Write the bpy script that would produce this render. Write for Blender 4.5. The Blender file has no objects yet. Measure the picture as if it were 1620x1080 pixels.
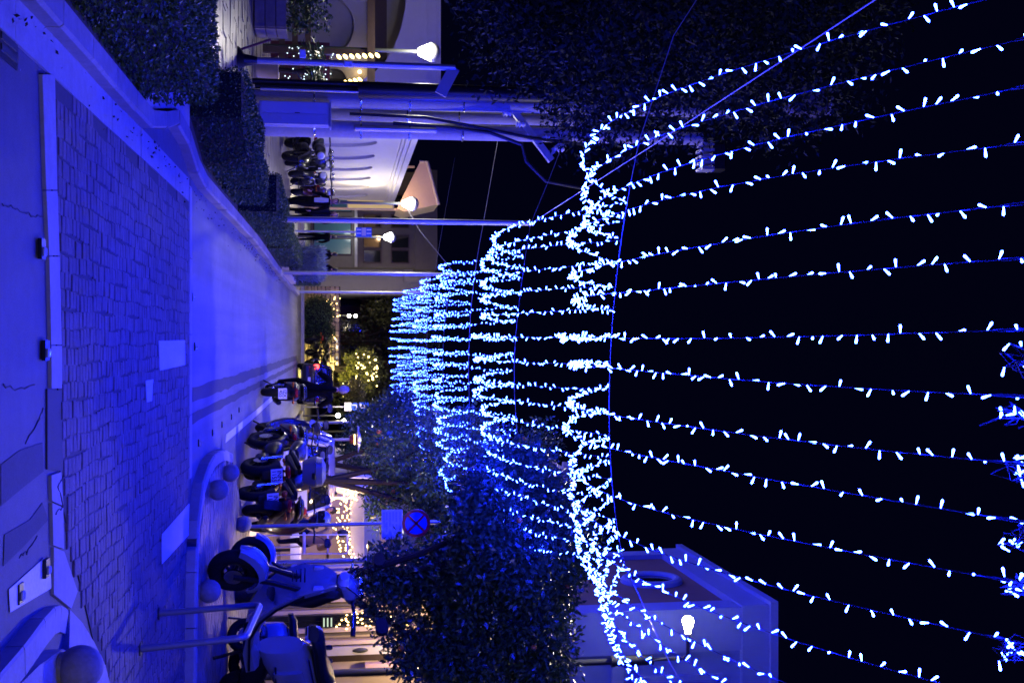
import bpy, math, random
import numpy as np
from mathutils import Vector, Matrix, Euler
random.seed(7); rng = np.random.default_rng(7)
S = bpy.context.scene
COL = S.collection
PI = math.pi

# ------------------------------------------------------------------ camera, night sky, exposure
FPX, TH, HC = 1800.0, math.atan(270 / 1800), 1.75
FW = Vector((0, math.cos(TH), math.sin(TH))); UP = Vector((0, -math.sin(TH), math.cos(TH))); RT = Vector((1, 0, 0))
cd = bpy.data.cameras.new('camera'); cam = bpy.data.objects.new('camera', cd); COL.objects.link(cam)
cd.sensor_width = 36; cd.lens = 40; cd.clip_end = 2000; cd.clip_start = .1
m3 = Matrix((UP, -RT, -FW)).transposed()          # the camera was held turned a quarter: its right is the sky
cam.matrix_world = Matrix.Translation((0, 0, HC)) @ m3.to_4x4()
S.camera = cam
w = bpy.data.worlds.new('World'); S.world = w; w.use_nodes = True
nt = w.node_tree; bg = nt.nodes['Background']
bg.inputs[0].default_value = (0.10, 0.12, 1.0, 1); bg.inputs[1].default_value = 0.0055
S.view_settings.view_transform = 'Standard'; S.view_settings.look = 'None'
S.view_settings.exposure = 0; S.view_settings.gamma = 1; S.view_settings.use_curve_mapping = False
S.cycles.use_denoising = True; S.cycles.filter_width = 1.65; S.cycles.use_light_tree = True; S.cycles.sample_clamp_indirect = 4
S.cycles.max_bounces = 5; S.cycles.diffuse_bounces = 2; S.cycles.glossy_bounces = 3; S.cycles.transmission_bounces = 3

def ray(px, py): return FW + RT * ((py - 540) / FPX) + UP * ((px - 810) / FPX)
def P(px, py, Y):
    d = ray(px, py); return Vector((0, 0, HC)) + d * (Y / d.y)
def G(px, py, z=0.0):
    d = ray(px, py); return Vector((0, 0, HC)) + d * ((z - HC) / d.z)

# ------------------------------------------------------------------ helpers
class MB:
    def __init__(s): s.v = []; s.f = []; s.m = []; s.k = 0
    def add(s, v, f):
        o = len(s.v); s.v += [tuple(p) for p in v]
        for q in f: s.f.append(tuple(i + o for i in q)); s.m.append(s.k)
        return s
    def box(s, c, d, rz=0, rx=0, ry=0):
        M = Euler((rx, ry, rz)).to_matrix(); c = Vector(c); h = Vector(d) / 2
        v = [c + M @ Vector((h.x * a, h.y * b, h.z * e)) for a in (-1, 1) for b in (-1, 1) for e in (-1, 1)]
        return s.add(v, [(0, 1, 3, 2), (4, 6, 7, 5), (0, 4, 5, 1), (2, 3, 7, 6), (0, 2, 6, 4), (1, 5, 7, 3)])
    def bb(s, x0, x1, y0, y1, z0, z1): return s.box(((x0 + x1) / 2, (y0 + y1) / 2, (z0 + z1) / 2), (x1 - x0, y1 - y0, z1 - z0))
    def rbox(s, c, d, r, rz=0):                    # box with chamfered edges
        c = Vector(c); M = Euler((0, 0, rz)).to_matrix(); hx, hy, hz = d[0] / 2, d[1] / 2, d[2] / 2
        rings = []
        for z, q in ((-hz, r), (-hz + r, 0), (hz - r, 0), (hz, r)):
            a, b = hx - q, hy - q
            rings.append([c + M @ Vector((x, y, z)) for x, y in ((-a + r, -b), (a - r, -b), (a, -b + r), (a, b - r), (a - r, b), (-a + r, b), (-a, b - r), (-a, -b + r))])
        return s.loft(rings)
    def loft(s, R, cap=True, closed=True):
        n = len(R[0]); v = [p for r in R for p in r]; f = []
        for i in range(len(R) - 1):
            for j in range(n if closed else n - 1):
                a = i * n + j; b = i * n + (j + 1) % n; f.append((a, b, b + n, a + n))
        if cap and closed: f += [tuple(range(n))[::-1], tuple((len(R) - 1) * n + j for j in range(n))]
        return s.add(v, f)
    def tube(s, pts, r, n=8, cap=True):
        pts = [Vector(p) for p in pts]; R = []; up = Vector((0, 0, 1))
        for i, p in enumerate(pts):
            t = (pts[min(i + 1, len(pts) - 1)] - pts[max(i - 1, 0)]).normalized()
            if i == 0:
                a = t.cross(up if abs(t.z) < .9 else Vector((1, 0, 0))).normalized()
            else:
                a = (a - t * a.dot(t)).normalized()
            b = t.cross(a); q = r[i] if isinstance(r, (list, tuple)) else r
            R.append([p + (a * math.cos(2 * PI * j / n) + b * math.sin(2 * PI * j / n)) * q for j in range(n)])
        return s.loft(R, cap)
    def cyl(s, a, b, r, r2=None, n=14): return s.tube([a, b], [r, r if r2 is None else r2], n)
    def ell(s, c, r, nu=14, nv=8, M=None, v0=-PI / 2, v1=PI / 2):
        c = Vector(c); r = (r, r, r) if not isinstance(r, (tuple, list)) else r; R = []
        for i in range(nv + 1):
            t = v0 + (v1 - v0) * i / nv; ct = max(math.cos(t), 1e-3)
            ring = []
            for j in range(nu):
                p = Vector((r[0] * ct * math.cos(2 * PI * j / nu), r[1] * ct * math.sin(2 * PI * j / nu), r[2] * math.sin(t)))
                ring.append(c + (M @ p if M else p))
            R.append(ring)
        return s.loft(R)
    def lathe(s, prof, c=(0, 0, 0), n=18, M=None):
        c = Vector(c); R = []
        for r, z in prof:
            ring = []
            for j in range(n):
                p = Vector((max(r, 1e-4) * math.cos(2 * PI * j / n), max(r, 1e-4) * math.sin(2 * PI * j / n), z)); ring.append(c + (M @ p if M else p))
            R.append(ring)
        return s.loft(R)
    def torus(s, c, R, r, n=24, m=10, M=None, sq=1.0):
        c = Vector(c); v = []; f = []
        for i in range(n):
            a = 2 * PI * i / n
            for j in range(m):
                b = 2 * PI * j / m; q = R + r * math.cos(b)
                p = Vector((q * math.cos(a), r * sq * math.sin(b), q * math.sin(a))); v.append(c + (M @ p if M else p))
        for i in range(n):
            for j in range(m): f.append((i * m + j, i * m + (j + 1) % m, ((i + 1) % n) * m + (j + 1) % m, ((i + 1) % n) * m + j))
        return s.add(v, f)
    def prism(s, poly, z0, z1):                    # z1 may be a list of heights per corner
        n = len(poly); zt = z1 if isinstance(z1, (list, tuple)) else [z1] * n
        v = [(p[0], p[1], z0) for p in poly] + [(p[0], p[1], zt[i]) for i, p in enumerate(poly)]
        f = [tuple(range(n))[::-1], tuple(range(n, 2 * n))] + [(i, (i + 1) % n, (i + 1) % n + n, i + n) for i in range(n)]
        return s.add(v, f)
    def slab(s, pts, d):                            # polygon in any plane pushed along d
        n = len(pts); d = Vector(d); v = [Vector(p) for p in pts] + [Vector(p) + d for p in pts]
        return s.add(v, [tuple(range(n))[::-1], tuple(range(n, 2 * n))] + [(i, (i + 1) % n, (i + 1) % n + n, i + n) for i in range(n)])
    def mesh(s, name, mats, smooth=True):
        me = bpy.data.meshes.new(name); me.from_pydata(s.v, [], s.f)
        for q in (mats if isinstance(mats, (list, tuple)) else [mats]): me.materials.append(q)
        if max(s.m, default=0) > 0: me.polygons.foreach_set('material_index', s.m)
        me.update()
        import bmesh
        bm = bmesh.new(); bm.from_mesh(me); bmesh.ops.recalc_face_normals(bm, faces=bm.faces); bm.to_mesh(me); bm.free()
        if smooth:
            me.polygons.foreach_set('use_smooth', [True] * len(me.polygons)); me.set_sharp_from_angle(angle=math.radians(35))
        return me
    def build(s, name, mats, parent=None, smooth=True, loc=None, rz=0):
        return link(name, s.mesh(name, mats, smooth), parent, loc, rz)

def link(name, me, parent=None, loc=None, rz=0):
    o = bpy.data.objects.new(name, me); COL.objects.link(o)
    if parent: o.parent = parent
    if loc is not None: o.location = loc
    if rz: o.rotation_euler = (0, 0, rz)
    return o
def tag(o, label=None, cat=None, group=None, kind=None):
    if label: o['label'] = label
    if cat: o['category'] = cat
    if group: o['group'] = group
    if kind: o['kind'] = kind
    return o
def thing(name, label, cat, loc=(0, 0, 0), rz=0, group=None, scale=1):
    o = bpy.data.objects.new(name, None); COL.objects.link(o); o.location = loc; o.rotation_euler = (0, 0, rz)
    o.scale = (scale,) * 3; o.empty_display_size = .2
    return tag(o, label, cat, group)
def struct(o): o['kind'] = 'structure'; return o

def mat(name, col, rough=.6, metal=0., noise=None, bump=None, rand=0., spec=.5, coat=0., wet=None, streak=0, emit=None, est=0., trans=0.):
    m = bpy.data.materials.new(name); m.use_nodes = True; t = m.node_tree; b = t.nodes['Principled BSDF']
    b.inputs['Base Color'].default_value = (*col, 1); b.inputs['Roughness'].default_value = rough
    b.inputs['Metallic'].default_value = metal; b.inputs['Specular IOR Level'].default_value = spec
    b.inputs['Coat Weight'].default_value = coat; b.inputs['Transmission Weight'].default_value = trans
    if emit: b.inputs['Emission Color'].default_value = (*emit, 1); b.inputs['Emission Strength'].default_value = est
    g = t.nodes.new('ShaderNodeNewGeometry'); c = None
    def nz(scale, det=5):
        n = t.nodes.new('ShaderNodeTexNoise'); n.inputs['Scale'].default_value = scale; n.inputs['Detail'].default_value = det
        t.links.new(g.outputs['Position'], n.inputs['Vector']); return n.outputs['Fac']
    def math_(op, a, bb):
        n = t.nodes.new('ShaderNodeMath'); n.operation = op
        for i, x in enumerate((a, bb)):
            if isinstance(x, (int, float)): n.inputs[i].default_value = x
            else: t.links.new(x, n.inputs[i])
        return n.outputs[0]
    val = None
    for sc, am in (noise or ()):
        q = math_('ADD', math_('MULTIPLY', math_('SUBTRACT', nz(sc), .5), am * 3), 1.0)
        val = q if val is None else math_('MULTIPLY', val, q)
    if streak:
        mp = t.nodes.new('ShaderNodeVectorMath'); mp.operation = 'MULTIPLY'; mp.inputs[1].default_value = (3.2, .09, 1); t.links.new(g.outputs['Position'], mp.inputs[0])
        sn = t.nodes.new('ShaderNodeTexNoise'); sn.inputs['Scale'].default_value = 1.3; sn.inputs['Detail'].default_value = 4; t.links.new(mp.outputs[0], sn.inputs['Vector'])
        q = math_('ADD', math_('MULTIPLY', math_('SUBTRACT', sn.outputs['Fac'], .5), streak * 4), 1.0); val = q if val is None else math_('MULTIPLY', val, q)
    if rand:
        oi = t.nodes.new('ShaderNodeObjectInfo'); ri = math_('ADD', math_('MULTIPLY', math_('SUBTRACT', oi.outputs['Random'], .5), 2 * rand), 1.0)
        r2 = math_('ADD', math_('MULTIPLY', math_('SUBTRACT', g.outputs['Random Per Island'], .5), 2 * rand), 1.0)
        ri = math_('MULTIPLY', ri, r2); val = ri if val is None else math_('MULTIPLY', val, ri)
    if val is not None:
        v = t.nodes.new('ShaderNodeVectorMath'); v.operation = 'SCALE'; v.inputs[0].default_value = col
        t.links.new(math_('MAXIMUM', val, .12), v.inputs['Scale']); t.links.new(v.outputs[0], b.inputs['Base Color'])
    if wet:
        t.links.new(math_('ADD', math_('MULTIPLY', nz(wet[0], 3), wet[1]), rough - wet[1] / 2), b.inputs['Roughness'])
    if bump:
        bn = t.nodes.new('ShaderNodeBump'); bn.inputs['Strength'].default_value = bump[1]; bn.inputs['Distance'].default_value = bump[2] if len(bump) > 2 else .01
        t.links.new(nz(bump[0], 6), bn.inputs['Height']); t.links.new(bn.outputs[0], b.inputs['Normal'])
    return m
def glow(name, col, st, sample=True):
    m = bpy.data.materials.new(name); m.use_nodes = True; t = m.node_tree; t.nodes.clear()
    e = t.nodes.new('ShaderNodeEmission'); e.inputs[0].default_value = (*col, 1); e.inputs[1].default_value = st
    o = t.nodes.new('ShaderNodeOutputMaterial'); t.links.new(e.outputs[0], o.inputs[0])
    if not sample: m.cycles.emission_sampling = 'NONE'
    return m
def leafmat(name, c0, c1, rough=.38):
    m = mat(name, c0, rough); t = m.node_tree; b = t.nodes['Principled BSDF']
    g = t.nodes.new('ShaderNodeNewGeometry'); r = t.nodes.new('ShaderNodeValToRGB')
    r.color_ramp.elements[0].color = (*c0, 1); r.color_ramp.elements[1].color = (*c1, 1)
    t.links.new(g.outputs['Random Per Island'], r.inputs[0]); t.links.new(r.outputs[0], b.inputs['Base Color'])
    if rough > .7: b.inputs['Specular IOR Level'].default_value = .25
    return m

def leaf_mesh(name, pos, L, Wd, material, out=None, up=0.0):
    n = len(pos); d = rng.normal(size=(n, 3))
    if out is not None: d = d * .75 + out
    d[:, 2] += up; d /= np.linalg.norm(d, axis=1, keepdims=True)
    s = np.cross(d, rng.normal(size=(n, 3))); s /= np.linalg.norm(s, axis=1, keepdims=True) + 1e-9
    nn = np.cross(d, s); l = (L * rng.uniform(.6, 1.25, (n, 1))); wd = l * Wd / L
    v = np.empty((n, 4, 3)); v[:, 0] = pos; v[:, 1] = pos + d * l * .5 + s * wd * .5 + nn * l * .08
    v[:, 2] = pos + d * l; v[:, 3] = pos + d * l * .5 - s * wd * .5 + nn * l * .08
    me = bpy.data.meshes.new(name); me.vertices.add(4 * n); me.vertices.foreach_set('co', v.ravel().astype(np.float32))
    me.loops.add(4 * n); me.loops.foreach_set('vertex_index', np.arange(4 * n, dtype=np.int32))
    me.polygons.add(n); me.polygons.foreach_set('loop_start', np.arange(0, 4 * n, 4, dtype=np.int32))
    me.update(calc_edges=True); me.materials.append(material); return me

def lamp_light(name, loc, col, power, r=.08, parent=None, spot=None, aim=None):
    l = bpy.data.lights.new(name, 'SPOT' if spot else 'POINT'); l.color = col; l.energy = power; l.shadow_soft_size = r
    if spot: l.spot_size = math.radians(spot); l.spot_blend = .6
    o = bpy.data.objects.new(name, l); COL.objects.link(o); o.location = loc
    if aim is not None: o.rotation_euler = Vector(aim).to_track_quat('-Z', 'Y').to_euler()
    if parent: o.parent = parent
    return o

# ------------------------------------------------------------------ materials
A_road = mat('asphalt', (.085, .080, .086), .72, noise=((.35, .22), (2.5, .16), (9, .18), (90, .32)), bump=(140, .35, .006))
A_new = mat('smooth_asphalt', (.115, .11, .12), .62, noise=((.22, .26), (1.6, .2), (9, .14), (70, .24)), bump=(120, .4, .006), streak=.36)
A_patch = mat('patched_asphalt', (.045, .044, .05), .8, noise=((5, .12), (80, .3)), bump=(110, .4, .006))
M_conc = mat('pale_concrete', (.30, .285, .27), .75, noise=((1.3, .14), (12, .14), (70, .12)), bump=(60, .25, .006))
M_kerb = mat('kerb_concrete', (.22, .20, .19), .8, noise=((1.1, .2), (9, .22), (60, .15)), bump=(45, .35, .008), rand=.12)
M_paver = mat('brick_paver', (.125, .092, .088), .8, noise=((.7, .24), (4, .24), (26, .28)), bump=(70, .5, .008), rand=.14)
M_joint = mat('joint_sand', (.062, .05, .048), .9, noise=((20, .2),))
M_tile = mat('pavement_tile', (.17, .15, .15), .55, noise=((2, .16), (30, .15)), bump=(60, .25, .004), rand=.16)
M_slab = mat('wet_stone_paving', (.15, .135, .12), .34, noise=((3, .2), (25, .2)), bump=(22, .5, .012), rand=.2, wet=(2.5, .3))
M_soil = mat('planting_soil', (.03, .024, .02), .95, noise=((8, .25),), bump=(30, .6, .02))
M_paint = mat('road_paint', (.55, .55, .55), .6, noise=((3, .1), (40, .2)))
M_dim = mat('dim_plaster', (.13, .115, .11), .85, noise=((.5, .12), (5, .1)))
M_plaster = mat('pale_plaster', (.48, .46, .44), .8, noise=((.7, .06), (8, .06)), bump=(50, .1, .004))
M_cream = mat('cream_plaster', (.55, .45, .36), .75, noise=((.8, .05), (10, .05)), bump=(40, .1, .004))
M_wallb = mat('grey_blue_plaster', (.34, .33, .36), .8, noise=((.5, .07), (6, .06)), bump=(40, .1, .004))
M_brown = mat('maroon_render', (.26, .12, .11), .85, noise=((.4, .15), (5, .1)))
M_dwood = mat('dark_brown_wood', (.045, .026, .02), .55, noise=((14, .25),))
M_gwood = mat('weathered_wood', (.16, .14, .13), .7, noise=((9, .25),), rand=.15)
M_pole = mat('galvanised_steel', (.42, .43, .45), .42, .65, noise=((7, .08),))
M_cpole = mat('pole_concrete', (.30, .29, .29), .78, noise=((1.5, .12), (18, .12)), bump=(40, .2, .005))
M_black = mat('black_plastic', (.008, .008, .008), .45, spec=.3)
M_dark = mat('dark_metal', (.014, .014, .015), .4, .4)
M_iron = mat('dark_painted_iron', (.045, .05, .05), .45, .3)
M_chrome = mat('bright_metal', (.55, .56, .58), .18, 1)
M_rub = mat('tyre_rubber', (.006, .006, .006), .8, spec=.3, bump=(60, .3, .004))
M_red = mat('red_lens', (.35, .01, .012), .2, coat=.5)
M_amber = mat('amber_lens', (.55, .14, .01), .25)
M_glass = mat('dark_glass', (.012, .014, .018), .05, spec=.8)
M_clear = mat('headlamp_glass', (.5, .52, .55), .08, coat=.6)
M_silver = mat('silver_paint', (.55, .56, .58), .3, .2, coat=.8)
M_wpaint = mat('pale_scooter_paint', (.24, .27, .29), .22, .15, coat=1, noise=((5, .06), (60, .05)))
M_dcar = mat('dark_car_paint', (.02, .022, .03), .25, .3, coat=.9)
M_seat = mat('dark_seat_vinyl', (.006, .012, .010), .5, spec=.3, bump=(90, .2, .004))
M_white = mat('white_plastic', (.7, .7, .7), .4)
M_plate = mat('number_plate', (.72, .72, .70), .5)
M_ink = mat('dark_ink', (.01, .012, .03), .6)
M_sred = mat('sign_red', (.95, .03, .03), .35)
M_sblue = mat('sign_blue', (.02, .10, .62), .4)
M_swhite = mat('sign_white', (.72, .73, .74), .45, noise=((20, .06),))
M_sgrey = mat('sign_print', (.42, .47, .55), .5)
M_bark = mat('bark', (.022, .016, .012), .9, noise=((6, .3),), bump=(25, .8, .02))
M_cable = mat('dark_green_cable', (.006, .010, .014), .6, spec=.2)
M_wire = mat('steel_wire', (.3, .3, .34), .4, .5)
L_hedge = leafmat('hedge_leaf', (.02, .05, .012), (.085, .15, .03), .6)
L_orange = leafmat('orange_leaf', (.02, .055, .02), (.085, .16, .06), .3)
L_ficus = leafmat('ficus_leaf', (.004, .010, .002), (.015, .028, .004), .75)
L_silver = leafmat('silver_leaf', (.10, .14, .13), (.22, .27, .26), .55)
L_far = leafmat('far_leaf', (.03, .04, .015), (.10, .11, .04), .5)
M_orange = mat('orange_peel', (.75, .22, .02), .45)
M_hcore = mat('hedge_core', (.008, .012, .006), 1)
M_hoop = mat('hoop_steel', (.20, .21, .23), .45, .3)
M_ball = mat('ball_concrete', (.22, .20, .19), .8, noise=((2.2, .2), (9, .22), (40, .2)), bump=(70, .3, .005))
BULB = glow('led_bulb_glow', (.0046, .0125, 1), 560)
LAMPW = glow('lamp_glow', (1, .97, .86), 26, False)
STREETG = glow('street_lamp_glow', (1, .84, .46), 110, False)
WARM = glow('warm_bulb_glow', (1, .62, .22), 14, False)
YELL = glow('yellow_bulb_glow', (1, .72, .22), 9, False)
REDG = glow('tail_lamp_glow', (1, .04, .04), 9, False)
TINY = glow('white_fairy_glow', (.7, .9, 1), 3, False)

ORD = ['first', 'second', 'third', 'fourth', 'fifth', 'sixth', 'seventh', 'eighth', 'ninth', 'tenth', 'eleventh', 'twelfth', 'thirteenth', 'fourteenth', 'fifteenth', 'sixteenth', 'seventeenth', 'eighteenth', 'nineteenth', 'twentieth']
# ------------------------------------------------------------------ street lamps that light the place (their light is theirs)
def street_lamp(x, y, label, power, h=6.38, aim=(-.45, -.45, -.75)):
    t = thing('street_lamp', label, 'street lamp', (x, y, .05), 0, 'bracket street lamps along the right side')
    MB().cyl((0, 0, 0), (0, 0, h - .6), .075, .06).build('post', M_iron, t)
    MB().cyl((0, 0, h - .75), (0, 0, h), .095, .095, 16).cyl((0, 0, h - .8), (0, 0, h - .74), .11, .11, 16).cyl((0, 0, h - .02), (0, 0, h + .02), .1, .1, 16).build('collar', M_iron, t)
    MB().tube([(0, 0, h), (0, 0, h + .62), (-.03, 0, h + .70), (-.1, 0, h + .72), (-.34, 0, h + .72)], .034, 8).build('bracket', M_iron, t)
    MB().lathe([(.055, 0), (.075, .03), (.075, .12), (.06, .15)], (-.34, 0, h + .72), 14, Matrix.Rotation(-PI / 2, 3, 'Y')).build('lamp_socket', M_pole, t)
    MB().lathe([(.05, 0), (.06, .08), (.085, .16), (.11, .24), (.10, .30), (.05, .335), (0, .34)], (-.47, 0, h + .72), 16, Matrix.Rotation(-PI / 2, 3, 'Y')).build('lamp_globe', STREETG, t)
    lamp_light('lamp_light', (x - .98, y - .05, h + .74), (1, .90, .72), power, .1, None, 165, aim)
    return t
LQ = P(1031, 1043, 21.2)
street_lamp(LQ.x, 21.2, 'dark street lamp in front of the blue lit gabled house, its globe glaring yellow white', 1300, LQ.z - .05)
street_lamp(4.7, 38.5, 'dark street lamp above the middle orange trees, small white globe among the lights', 1100)
street_lamp(4.7, 60, 'farthest dark street lamp, tiny warm globe behind the far light strings', 700)
street_lamp(5.1, -3.5, 'dark street lamp standing behind the photographer at the near crossing', 640, 6.38, (-.35, .6, -.7))

# ------------------------------------------------------------------ ground, road, kerbs, pavings
def sheet(name, poly, z, m, th=.02): return struct(MB().prism(poly, z - th, z).build(name, m, smooth=False))
struct(MB().bb(-420, 420, -60, 800, -.5, -.03).build('ground', A_patch, smooth=False))
sheet('road', [(-2.6, -14), (9, -14), (9, 52), (-2.6, 52)], 0, A_road, .02)
sheet('far_road', [(-1.9, 13.77), (1.7, 13.77), (1.47, 14.7), (1.55, 16.6), (1.75, 17.8), (2.95, 18.3), (2.95, 50.6), (-1.9, 50.6)], .004, A_new, .003)
sheet('cross_road', [(-40, 44.5), (-1.9, 44.5), (-1.9, 50.6), (-40, 50.6)], .003, A_new, .002)
def jag(x0, x1, y0, y1, n, am):
    L = []; R = []
    for i in range(n + 1):
        t = i / n; y = y0 + (y1 - y0) * t
        L.append((x0 + random.uniform(-am, am), y)); R.append((x1 + random.uniform(-am, am), y))
    return L + R[::-1]
sheet('trench_seam', jag(.55, .73, 13.9, 46, 60, .018), .008, A_patch, .003)
sheet('trench_seam', jag(.86, .98, 13.9, 46, 60, .014), .008, A_patch, .003)
sheet('edge_line', [(1.42, 17.9), (1.54, 17.75), (1.54, 24), (1.5, 31), (1.38, 31), (1.42, 24)], .009, M_paint, .003)
sheet('asphalt_patch', [G(72, 615)[:2], G(95, 618)[:2], G(96, 745)[:2], G(72, 742)[:2]], .012, A_patch, .01)
sheet('asphalt_patch', [G(0, 735)[:2], G(30, 712)[:2], G(66, 700)[:2], G(68, 745)[:2], G(36, 770)[:2], G(0, 800)[:2]], .005, A_patch, .003)
sheet('asphalt_patch', [G(6, 845)[:2], G(46, 822)[:2], G(66, 795)[:2], G(75, 822)[:2], G(38, 862)[:2], G(4, 895)[:2]], .005, A_patch, .003)
sheet('painted_mark', [G(12, 932)[:2], G(68, 882)[:2], G(78, 905)[:2], G(79, 930)[:2], G(14, 968)[:2]], .008, M_paint, .003)

# concrete edge beam of the raised crossing: single blocks
edge = struct(MB().bb(-1.5, -1.49, 6.6, 6.61, 0, .001).build('crossing_edge', M_conc))
def block(parent, name, poly, z0, z1, m): return MB().prism(poly, z0, z1).build(name, m, parent, smooth=False)
def gq(*pp): return [tuple(G(*p)[:2]) for p in pp]
for a, b, x0, x1, x2, x3 in ((118, 300, 61, 81, 67, 85), (302, 404, 67.2, 85.2, 72, 88.5), (406, 545, 72.1, 88.6, 75.2, 92), (547, 614, 75.3, 92.1, 76, 92.4)):
    block(edge, 'edge_block', gq((x0, a), (x1, a), (x3, b), (x2, b)), -.01, .022, M_conc)
for q in (((76, 752), (92, 746), (95, 800), (77, 792)), ((77.5, 795), (95, 803), (96, 868), (79, 862)), ((80, 865), (96.5, 872), (118, 935), (108, 962), (80, 940))):
    block(edge, 'edge_block', gq(*q), -.01, .02, M_conc)
fe = struct(MB().bb(-1.5, -1.49, 13.6, 13.61, 0, .001).build('crossing_far_edge', M_conc))
x = -1.8
while x < 1.6:
    L = random.uniform(.7, 1.1); x2 = min(x + L, 1.6); block(fe, 'edge_block', [(x, 13.52), (x2 - .012, 13.52), (x2 - .012, 13.75), (x, 13.75)], -.01, .02, M_conc); x = x2
gut = struct(MB().bb(-1.70, -1.69, 6.5, 6.51, 0, .001).build('gutter', M_conc))
y = 5.2
while y < 13.4:
    L = random.uniform(1.0, 1.6); y2 = min(y + L, 13.5)
    block(gut, 'gutter_slab', [(-1.87, y), (-1.61, y), (-1.61, y2 - .012), (-1.87, y2 - .012)], -.01, .016 + random.uniform(0, .004), M_conc); y = y2

# brick pavers of the raised crossing
bed = struct(MB().prism([(-1.61, 7.2), (1.0, 7.5), (2.2, 8.5), (4.9, 9.8), (4.9, 13.3), (1.7, 13.5), (-1.61, 13.5)], -.02, .009).build('brick_crossing', M_joint, smooth=False))
def inside(px, py, poly):
    r = False; n = len(poly)
    for i in range(n):
        a, b = poly[i], poly[(i + 1) % n]
        if (a[1] > py) != (b[1] > py) and px < (b[0] - a[0]) * (py - a[1]) / (b[1] - a[1]) + a[0]: r = not r
    return r
area = [(-1.6, 7.33), (.3, 7.47), (.85, 7.55), (1.3, 7.62)] + [tuple(G(*p)[:2]) for p in ((128, 950), (150, 1012), (168, 1054))] + [(4.9, 9.7), (4.9, 13.05), (2.9, 13.2), (2.1, 13.35), (1.65, 13.5), (-1.6, 13.5)]
PV = []; WX, WY = .118, .101
for i in range(int(6.4 / WX) + 1):
    ph = random.random() * WY; y = 7.3 + ph; sw = random.random() * 6
    while y < 13.6:
        cx = -1.56 + i * WX + .011 * math.sin(y * 5.3 + sw) + random.uniform(-.006, .006)
        if inside(cx - .04, y, area) and inside(cx + .04, y, area): PV.append((cx, y))
        y += WY
def paver_bm(mb, x, y, z, w=None):
    a = (w or WX) / 2 - .003; b = WY / 2 - .0035; c = .007
    tz = [z + random.uniform(-.0025, .0025) for _ in range(4)]
    v = [(x - a, y - b, z - .02), (x + a, y - b, z - .02), (x + a, y + b, z - .02), (x - a, y + b, z - .02),
         (x - a, y - b, tz[0] - c * .6), (x + a, y - b, tz[1] - c * .6), (x + a, y + b, tz[2] - c * .6), (x - a, y + b, tz[3] - c * .6),
         (x - a + c, y - b + c, tz[0]), (x + a - c, y - b + c, tz[1]), (x + a - c, y + b - c, tz[2]), (x - a + c, y + b - c, tz[3])]
    f = [(8, 9, 10, 11)]
    for k in range(4): f += [(k, (k + 1) % 4, (k + 1) % 4 + 4, k + 4), (k + 4, (k + 1) % 4 + 4, (k + 1) % 4 + 8, k + 8)]
    mb.add(v, f)
PV.sort(key=lambda q: q[1])
pm = []
for k in range(8):
    b = MB(); paver_bm(b, 0, 0, 0); pm.append(b.mesh('brick', M_paver, smooth=False))
for k, (x, y) in enumerate(PV[:298]):
    o = link('brick', pm[k % 8], bed, (x, y, .016 + random.uniform(-.003, .004))); o.rotation_euler = (0, 0, random.uniform(-.03, .03))
b = MB()
for x, y in PV[298:]: paver_bm(b, x, y, .016 + random.uniform(-.003, .004))
tag(b.build('bricks', M_paver, bed, smooth=False), kind='stuff')
sheet('painted_square', gq((247, 539), (289, 538), (289, 577), (249, 586)), .0255, M_paint, .003)
sheet('painted_arrowhead', gq((252, 845), (296, 796), (295, 846), (252, 892)), .0255, M_paint, .003)
sheet('painted_strip', gq((226, 602), (238, 600), (236, 634), (228, 636)), .0255, M_paint, .003)

# left kerb: single stones following the line, with a dip where the pavement opens
def path_pts(path, step):
    out = []; path = [Vector((*p, 0)) for p in path]; d = 0
    for a, b in zip(path, path[1:]):
        L = (b - a).length
        while d < L: out.append(a.lerp(b, d / L)); d += step
        d -= L
    return out
def kerb(name, path, step, h, wd, side=1, m=None, hf=None, gap=.012):
    root = struct(MB().box((path[0][0] - side * .06, path[0][1], .01), (.01, .01, .01)).build(name, m or M_kerb))
    pts = path_pts(path, step)
    for i in range(len(pts) - 1):
        a, b = pts[i], pts[i + 1]; d = (b - a).normalized(); n0 = Vector((-d.y, d.x, 0)) * side
        hh = hf(a) if hf else h; b = b - d * gap; r = .018
        rings = []
        for p in (a, b):
            j = random.uniform(-.008, .008)
            rings.append([p + n0 * o + Vector((0, 0, z)) for o, z in ((0 + j, -.05), (0 + j, hh - r - .005), (r + j, hh), (wd, hh + .002), (wd, -.05))])
        MB().loft(rings).build('kerb_stone', m or M_kerb, root, smooth=False)
    return root
LK = [(-1.86, 4.6), (-1.86, 10.3), (-1.94, 10.9), (-2.12, 11.5), (-2.22, 12.1), (-2.14, 12.8), (-1.97, 13.4), (-1.87, 14.1), (-1.93, 23), (-1.86, 28), (-1.76, 36), (-1.8, 46), (-2.3, 46.6), (-12, 47)]
kerb('left_kerb', LK, .82, .125, .16, 1)
sheet('planting_bed', [(-2.0, 4.6), (-2.0, 10.1), (-3.3, 10.2), (-3.3, 4.6)], .085, M_soil, .1)
sheet('planting_bed', [(-2.02, 14.0), (-2.05, 23), (-1.95, 30), (-1.9, 42), (-3.3, 42), (-3.3, 13.0), (-2.4, 13.0)], .085, M_soil, .1)
sheet('pavement_opening', [(-2.0, 10.15), (-2.28, 11.5), (-2.36, 12.1), (-2.3, 12.98), (-3.4, 12.98), (-3.4, 10.25)], .09, M_conc, .1)
sheet('left_pavement', [(-3.3, -2), (-60, -2), (-60, 44.4), (-3.3, 44.4)], .085, M_joint, .1)
lp = struct(MB().bb(-3.6, -3.59, 12, 12.01, .085, .086).build('stone_paving', M_slab)); b = MB()
y = 10.4
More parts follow.
